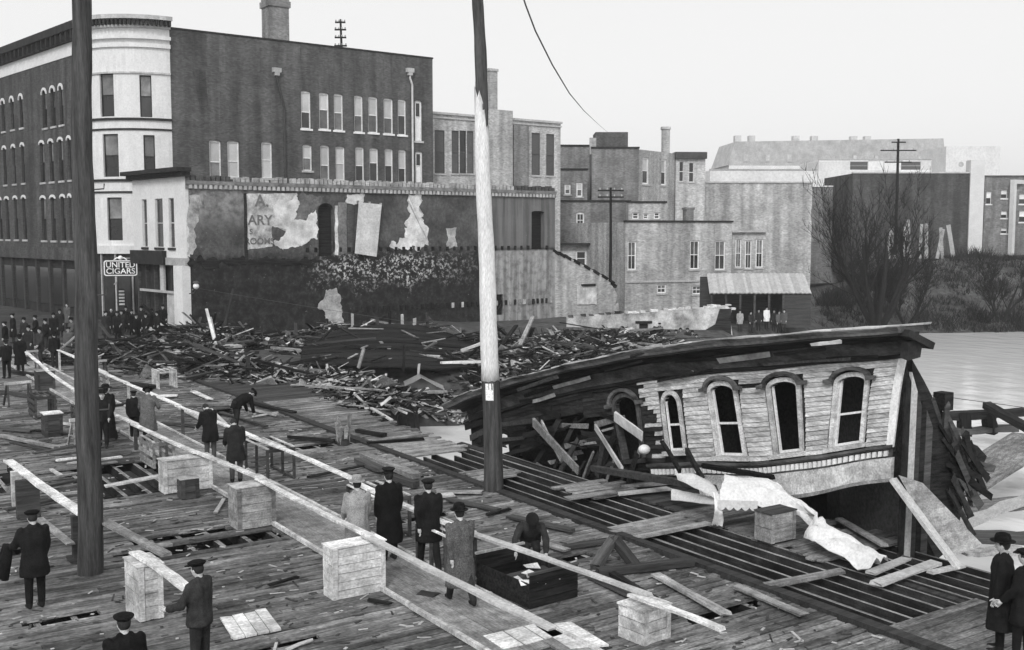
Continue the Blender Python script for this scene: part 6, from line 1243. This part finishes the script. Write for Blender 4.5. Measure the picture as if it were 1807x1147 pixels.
    for s_ in (-1, 1): hx.ball(hp2((s_ * .03, .088, .012)) + off, .009, 6, 5, mi=4)
    hx.ball(hp2((0, .087, -.055)) + off, .02, 8, 5, rz=.005, ry=.008, mi=4)
    vmap = [bm.verts.new(v) for v in hx.v]
    for f in bm.faces:
        c = f.calc_center_median() - off
        f.material_index = 1 if (c - hc).length < .155 or (c - hc).dot(hb @ Vector((0, 0, 1))) > -.14 and (c - hc).length < .19 else (2 if min((c - J['nL']).length, (c - J['nR']).length) < .2 and c.z < min(J['nL'].z, J['nR'].z) + .2 and min(abs(c.z - J['nL'].z), abs(c.z - J['nR'].z)) < .13 and ((c - J['nL']).length < .2 and c.z < J['nL'].z + .03 or (c - J['nR']).length < .2 and c.z < J['nR'].z + .03) else 0)
    for q, f in enumerate(hx.f):
        try: nf = bm.faces.new([vmap[i] for i in f]); nf.smooth = True; nf.material_index = 1 if hx.mi[q] == 0 else 3
        except ValueError: pass
    bm.to_mesh(body_); bm.free()
    for m_ in ('cloth_dark', 'skin', 'leather', 'hair'): body_.materials.append(mat(m_))
    # coat
    cm = None
    if coat:
        hem = dict(long=.36, mid=.6, jacket=.8, dress=.06, vest=.9)[coat]; mb = MB(); prof = [(1.47, .095, .09), (1.45, .17, .11), (1.40, .232, .14), (1.25, .235, .165), (1.05, .215, .16), (.93, .222, .17), (.8, .235, .18), (.6, .255, .195), (.36, .275, .215), (.06, .36, .32)]
        prof = [q for q in prof if q[0] > hem + .01] + [(hem, interp(-hem, [-q[0] for q in prof], [q[1] for q in prof]), interp(-hem, [-q[0] for q in prof], [q[2] for q in prof]))]
        n = 28; vs = []; st_y = (max(J['kL'].y, J['kR'].y) - min(J['kL'].y, J['kR'].y)) * .4
        for z, rx, ry in prof:
            for i in range(n):
                an = 6.283 * i / n; fold = 1 + (.05 * math.sin(an * 6 + z * 3) * smooth01((.95 - z) / .5) if z < .95 else 0); p = Vector((rx * fold * math.cos(an), ry * fold * math.sin(an), z))
                if z < .9:
                    kk = (.9 - z) / .5; p.y *= 1 + st_y * kk * 1.1; cy_ = ((J['kL'].y + J['kR'].y) / 2) * min(1, kk); p.y += cy_
                    if pose == 'crouch': p = HIP + Vector((p.x, p.y * .8 + .1, (z - .93) * .5))
                else: p = up(p)
                vs.append(p)
        m_ = len(prof); fs = [(r * n + i, (r + 1) * n + i, (r + 1) * n + (i + 1) % n, r * n + (i + 1) % n) for r in range(m_ - 1) for i in range(n)] + [tuple(range(n)), tuple(range((m_ - 1) * n, m_ * n))[::-1]]
        mb.add(vs, fs)
        for k in 'LR':
            if coat == 'vest': break
            cap_(mb, J['s' + k] + Vector((0, 0, .0)), J['e' + k], .074, .07); cap_(mb, J['e' + k], J['w' + k] - J['d' + k] * .02, .07, .058)
        cap_(mb, up((-.07, -.02, 1.47)), up((.07, -.02, 1.47)), .055, .055)
        cm = remesh(mb, vox, 2)
        for v_ in cm.vertices: v_.co += v_.normal * (.016 * noise.noise(Vector((v_.co.x * 13, v_.co.y * 13, v_.co.z * 3.5))) + .007 * noise.noise(v_.co * 22))
        cm.transform(Matrix.Translation(off))
    return dict(body=body_, coat=cm, head=hc + off, hb=hb, hand=J['wL'] + off)
FIG = {}
def hatmesh(kind):
    mb = MB()
    if kind == 'bowler': mb.lathe([(.15, .0), (.16, .012), (.105, .018), (.102, .07), (.085, .115), (.04, .135), (.002, .14)], 18, sy_=1.15)
    elif kind == 'fedora': mb.lathe([(.155, .01), (.16, .02), (.1, .02), (.098, .03), (.095, .1), (.08, .125), (.03, .11), (.002, .105)], 18, sy_=1.15)
    elif kind == 'cap': mb.lathe([(.09, .0), (.125, .035), (.128, .055), (.08, .078), (.002, .08)], 16, (0, -.01, 0), sy_=1.1); mb.box(-.07, .07, .08, .165, -.005, .012)
    elif kind == 'peaked': mb.lathe([(.09, -.01), (.092, .05), (.125, .085), (.12, .1), (.002, .105)], 18, sy_=1.1); mb.box(-.075, .075, .085, .16, -.012, .004)
    elif kind == 'lady': mb.lathe([(.2, .01), (.205, .025), (.12, .03), (.12, .09), (.09, .13), (.002, .14)], 18)
    return mb
HATS = {k: hatmesh(k).mesh('hat', 'cloth_black', smooth=False) for k in ('bowler', 'fedora', 'cap', 'peaked', 'lady')}
mb = MB(); mb.ball((0, -.014, .018), .086, 12, 8, rz=.112, ry=.096); HAIR = mb.mesh('hair', 'hair', smooth=True)
def ovr(o, i, m_): o.material_slots[i].link = 'OBJECT'; o.material_slots[i].material = mat(m_)
def person(px, py, pose, coat, hat, face, label, cm='cloth_dark', tr='cloth_dark', h=1.0, hatm='cloth_black', group=None, hz=None, loc=None, z0=0.0):
    key = (pose, coat)
    if key not in FIG: FIG[key] = fig(pose, coat)
    f = FIG[key]; top = f['head'].z + .13 + (.05 if hat else 0)
    P = loc if loc is not None else G(px, py, z0 + top * h); P = Vector((P[0], P[1], z0 + (.05 if 8.8 < P[0] < 10.2 and P[1] < 62 and P[1] > 12.6 else .012)))
    t = thing('person', label, 'person', P, R(face), group); t.scale = (h, h, h)
    b_ = link('body', f['body'], t); ovr(b_, 0, tr)
    if coat: c_ = link('coat', f['coat'], t); c_.data.materials.append(mat('cloth_dark')) if not c_.data.materials else None; ovr(c_, 0, cm)
    rot = f['hb'].to_euler(); hr = link('hair', HAIR, t, f['head'], rot)
    if hat: ht = link('hat', HATS[hat], t, f['head'] + f['hb'] @ Vector((0, 0, .055)), rot); ovr(ht, 0, hatm)
    return t, f
t, f = person(57, 897, 'hold', 'mid', 'cap', 8, 'man in black at the lower left seen from behind, coat over his left arm', 'cloth_black', 'cloth_black', h=1.0)
mb = MB(); hx_ = f['hand']
for k in range(2): mb.tube([(hx_.x - .04, hx_.y - .06 + .1 * k, hx_.z + .06), (hx_.x - .09, hx_.y - .04 + .09 * k, hx_.z - .2), (hx_.x - .12, hx_.y - .05 + .1 * k, hx_.z - .55)], [.07, .1, .06], 9)
oc2 = mb.build('carried_coat', 'cloth_black', None, smooth=True); oc2.location = t.location; oc2.rotation_euler = t.rotation_euler; tag(oc2, 'dark coat hanging over the arm of the man at the lower left', 'coat')
person(350, 985, 'hold', 'jacket', 'cap', 35, 'man in a dark jacket and flat cap at the bottom beside the bright left rail', 'cloth_dark', 'cloth_dark')
person(218, 1078, 'stand', 'jacket', 'cap', 5, 'man in black cut off by the bottom edge of the picture', 'cloth_black', 'cloth_black')
person(630, 843, 'stand2', 'long', 'fedora', -12, 'man in a light raincoat and light hat seen from behind', 'cloth_light', 'cloth_mid', hatm='cloth_light', h=1.0)
person(686, 828, 'stand', 'long', 'peaked', -4, 'man in a long black coat and peaked cap seen from behind', 'cloth_black', 'cloth_black', h=1.05)
person(756, 846, 'walk', 'mid', 'cap', -15, 'man in a black suit and flat cap between the peaked cap and the grey overcoat', 'cloth_black', 'cloth_black', h=1.04)
person(812, 893, 'walk', 'long', 'bowler', -8, 'man in a grey overcoat and dark round hat walking along the walkway', 'cloth_grey', 'cloth_dark', h=1.02)
t, f = person(905, 945, 'crouch', 'jacket', 'cap', 150, 'dark-clad man crouching beside the black open crate', 'cloth_dark', 'cloth_dark', loc=G(935, 1000))
person(370, 716, 'bow', 'mid', None, 10, 'man in a black jacket with bowed head, taller of two walking together', 'cloth_black', 'cloth_mid')
person(415, 744, 'bow', 'mid', None, -8, 'man in a dark jacket with bowed head, nearer of two walking together', 'cloth_dark', 'cloth_mid')
person(186, 650, 'stand', 'dress', 'lady', 0, 'person in a long black dress and hat just right of the dark pole', 'cloth_black', 'cloth_black', loc=G(189, 778))
person(176, 690, 'stand2', 'jacket', 'fedora', 160, 'man with a pale face and dark hat half hidden by the dark pole', 'cloth_black', 'cloth_black', loc=G(183, 790))
person(252, 688, 'lean', 'long', 'fedora', -18, 'man in a grey overcoat and dark hat leaning over the near rail', 'cloth_grey', 'cloth_dark', loc=G(262, 783))
person(232, 692, 'stand', 'jacket', 'cap', -10, 'dark-clad boy standing left of the man in the grey overcoat', 'cloth_black', 'cloth_black', h=.86, loc=G(238, 775))
person(410, 700, 'stoop', 'jacket', 'cap', -75, 'dark-clad man stooping over the loose boards beyond the rail', 'cloth_black', 'cloth_dark', loc=G(418, 762))
person(34, 590, 'stand', 'long', 'bowler', 0, 'dark figure at the left edge beside the trestle', 'cloth_black', 'cloth_black')
person(10, 598, 'stand2', 'jacket', 'cap', 20, 'dark figure cut by the left edge of the picture', 'cloth_black', 'cloth_black')
person(95, 585, 'stand', 'jacket', 'bowler', 10, 'dark-clad man among the far crates left of the dark pole', 'cloth_black', 'cloth_dark')
person(1772, 942, 'stand', 'long', 'bowler', 30, 'dark-coated man at the right edge of the picture near the bottom', 'cloth_black', 'cloth_black', h=1.05)
person(1812, 965, 'stand2', 'mid', 'cap', 10, 'dark-clad man cut by the right edge of the picture', 'cloth_black', 'cloth_black')
rp = random.Random(41)
def desc(ct, ht_, mc_, tail): return 'onlooker in %s %s%s %s' % ({'cloth_black': 'black', 'cloth_dark': 'dark', 'cloth_mid': 'grey', 'cloth_light': 'light', 'cloth_white': 'white'}[mc_], {'long': 'overcoat', 'jacket': 'jacket', 'mid': 'coat'}[ct], {'bowler': ' and round hat', 'fedora': ' and brimmed hat', 'cap': ' and cap', None: ', bareheaded,'}[ht_], tail)
def crowd(lst, label, group, z0, dep_j=0, mats=('cloth_black', 'cloth_dark', 'cloth_black', 'cloth_mid'), face=180):
    for i, (px, py) in enumerate(lst):
        ps, ct = rp.choice([('stand', 'long'), ('stand2', 'jacket'), ('stand', 'jacket'), ('stand', 'long')])
        ht_ = rp.choice(['bowler', 'fedora', 'cap', 'bowler', None]); mc_ = rp.choice(mats); person(px, py, ps, ct, ht_, face + rp.uniform(-50, 50), desc(ct, ht_, mc_, label), mc_, 'cloth_dark', rp.uniform(.94, 1.04), group=group, z0=z0)
crowd([(186, 548), (196, 544), (206, 549), (214, 546), (222, 540), (232, 546), (240, 553), (249, 540), (257, 552), (267, 545), (277, 549), (287, 537), (302, 535)], 'in the row before the store front', 'onlookers before the store front', 0, face=150)
crowd([(105, 545), (118, 536), (126, 560), (94, 552), (80, 562), (120, 576), (62, 556), (42, 560), (22, 552), (50, 575), (8, 566), (70, 578)], 'in the street left of the dark pole', 'onlookers in the street', 0, face=120)
def group_at(lst, dep, label, group, mats, face):
    for i, (px, py, cmx) in enumerate(lst):
        P = DP(px, py, dep + rp.uniform(-.8, .8)); ps, ct = rp.choice([('stand', 'jacket'), ('stand2', 'jacket'), ('stand', 'mid')]); ht_ = rp.choice(['bowler', 'cap', 'fedora']); mc_ = cmx or rp.choice(mats); person(0, 0, ps, ct, ht_, face + rp.uniform(-40, 40), desc(ct, ht_, mc_, label), mc_, 'cloth_dark', rp.uniform(.94, 1.04), group=group, loc=P, z0=P.z - 1.72)
group_at([(1155, 577, None), (1164, 570, None), (1180, 584, None), (1193, 583, None), (1201, 579, None), (1213, 582, None), (1222, 586, None), (1229, 589, None)], 79, 'before the whitewashed wall', 'men before the whitewashed wall', ('cloth_dark', 'cloth_mid', 'cloth_black'), 150)
group_at([(1306, 546, 'cloth_light'), (1325, 549, None), (1339, 545, None), (1353, 542, 'cloth_white'), (1366, 546, None), (1384, 546, 'cloth_mid'), (1375, 550, None)], 84, 'in front of the open shed', 'men at the open shed', ('cloth_dark', 'cloth_mid', 'cloth_black'), 150)

# ================================================================ HAZE: pale damp air over the town
hz_ = MB(); n = [C(-420, -30, 0), C(900, -30, 0), C(900, 640, 0), C(-420, 640, 0)]
hz_.add([(p.x, p.y, -5.6) for p in n] + [(p.x, p.y, 28.5) for p in n], [(3, 2, 1, 0), (4, 5, 6, 7), (0, 1, 5, 4), (1, 2, 6, 5), (2, 3, 7, 6), (3, 0, 4, 7)])
hm_ = bpy.data.materials.new('haze_air'); hm_.use_nodes = True; t_ = hm_.node_tree; t_.nodes.clear(); vo = t_.nodes.new('ShaderNodeVolumePrincipled'); vo.inputs['Color'].default_value = (.95, .95, .95, 1); vo.inputs['Density'].default_value = .0005; vo.inputs['Anisotropy'].default_value = .2
oo = t_.nodes.new('ShaderNodeOutputMaterial'); t_.links.new(vo.outputs[0], oo.inputs['Volume']); MATS['haze_air'] = hm_
stuff(hz_.build('haze', 'haze_air'), 'pale damp haze in the air over the town', 'haze')
bpy.data.scenes.remove(TMP)
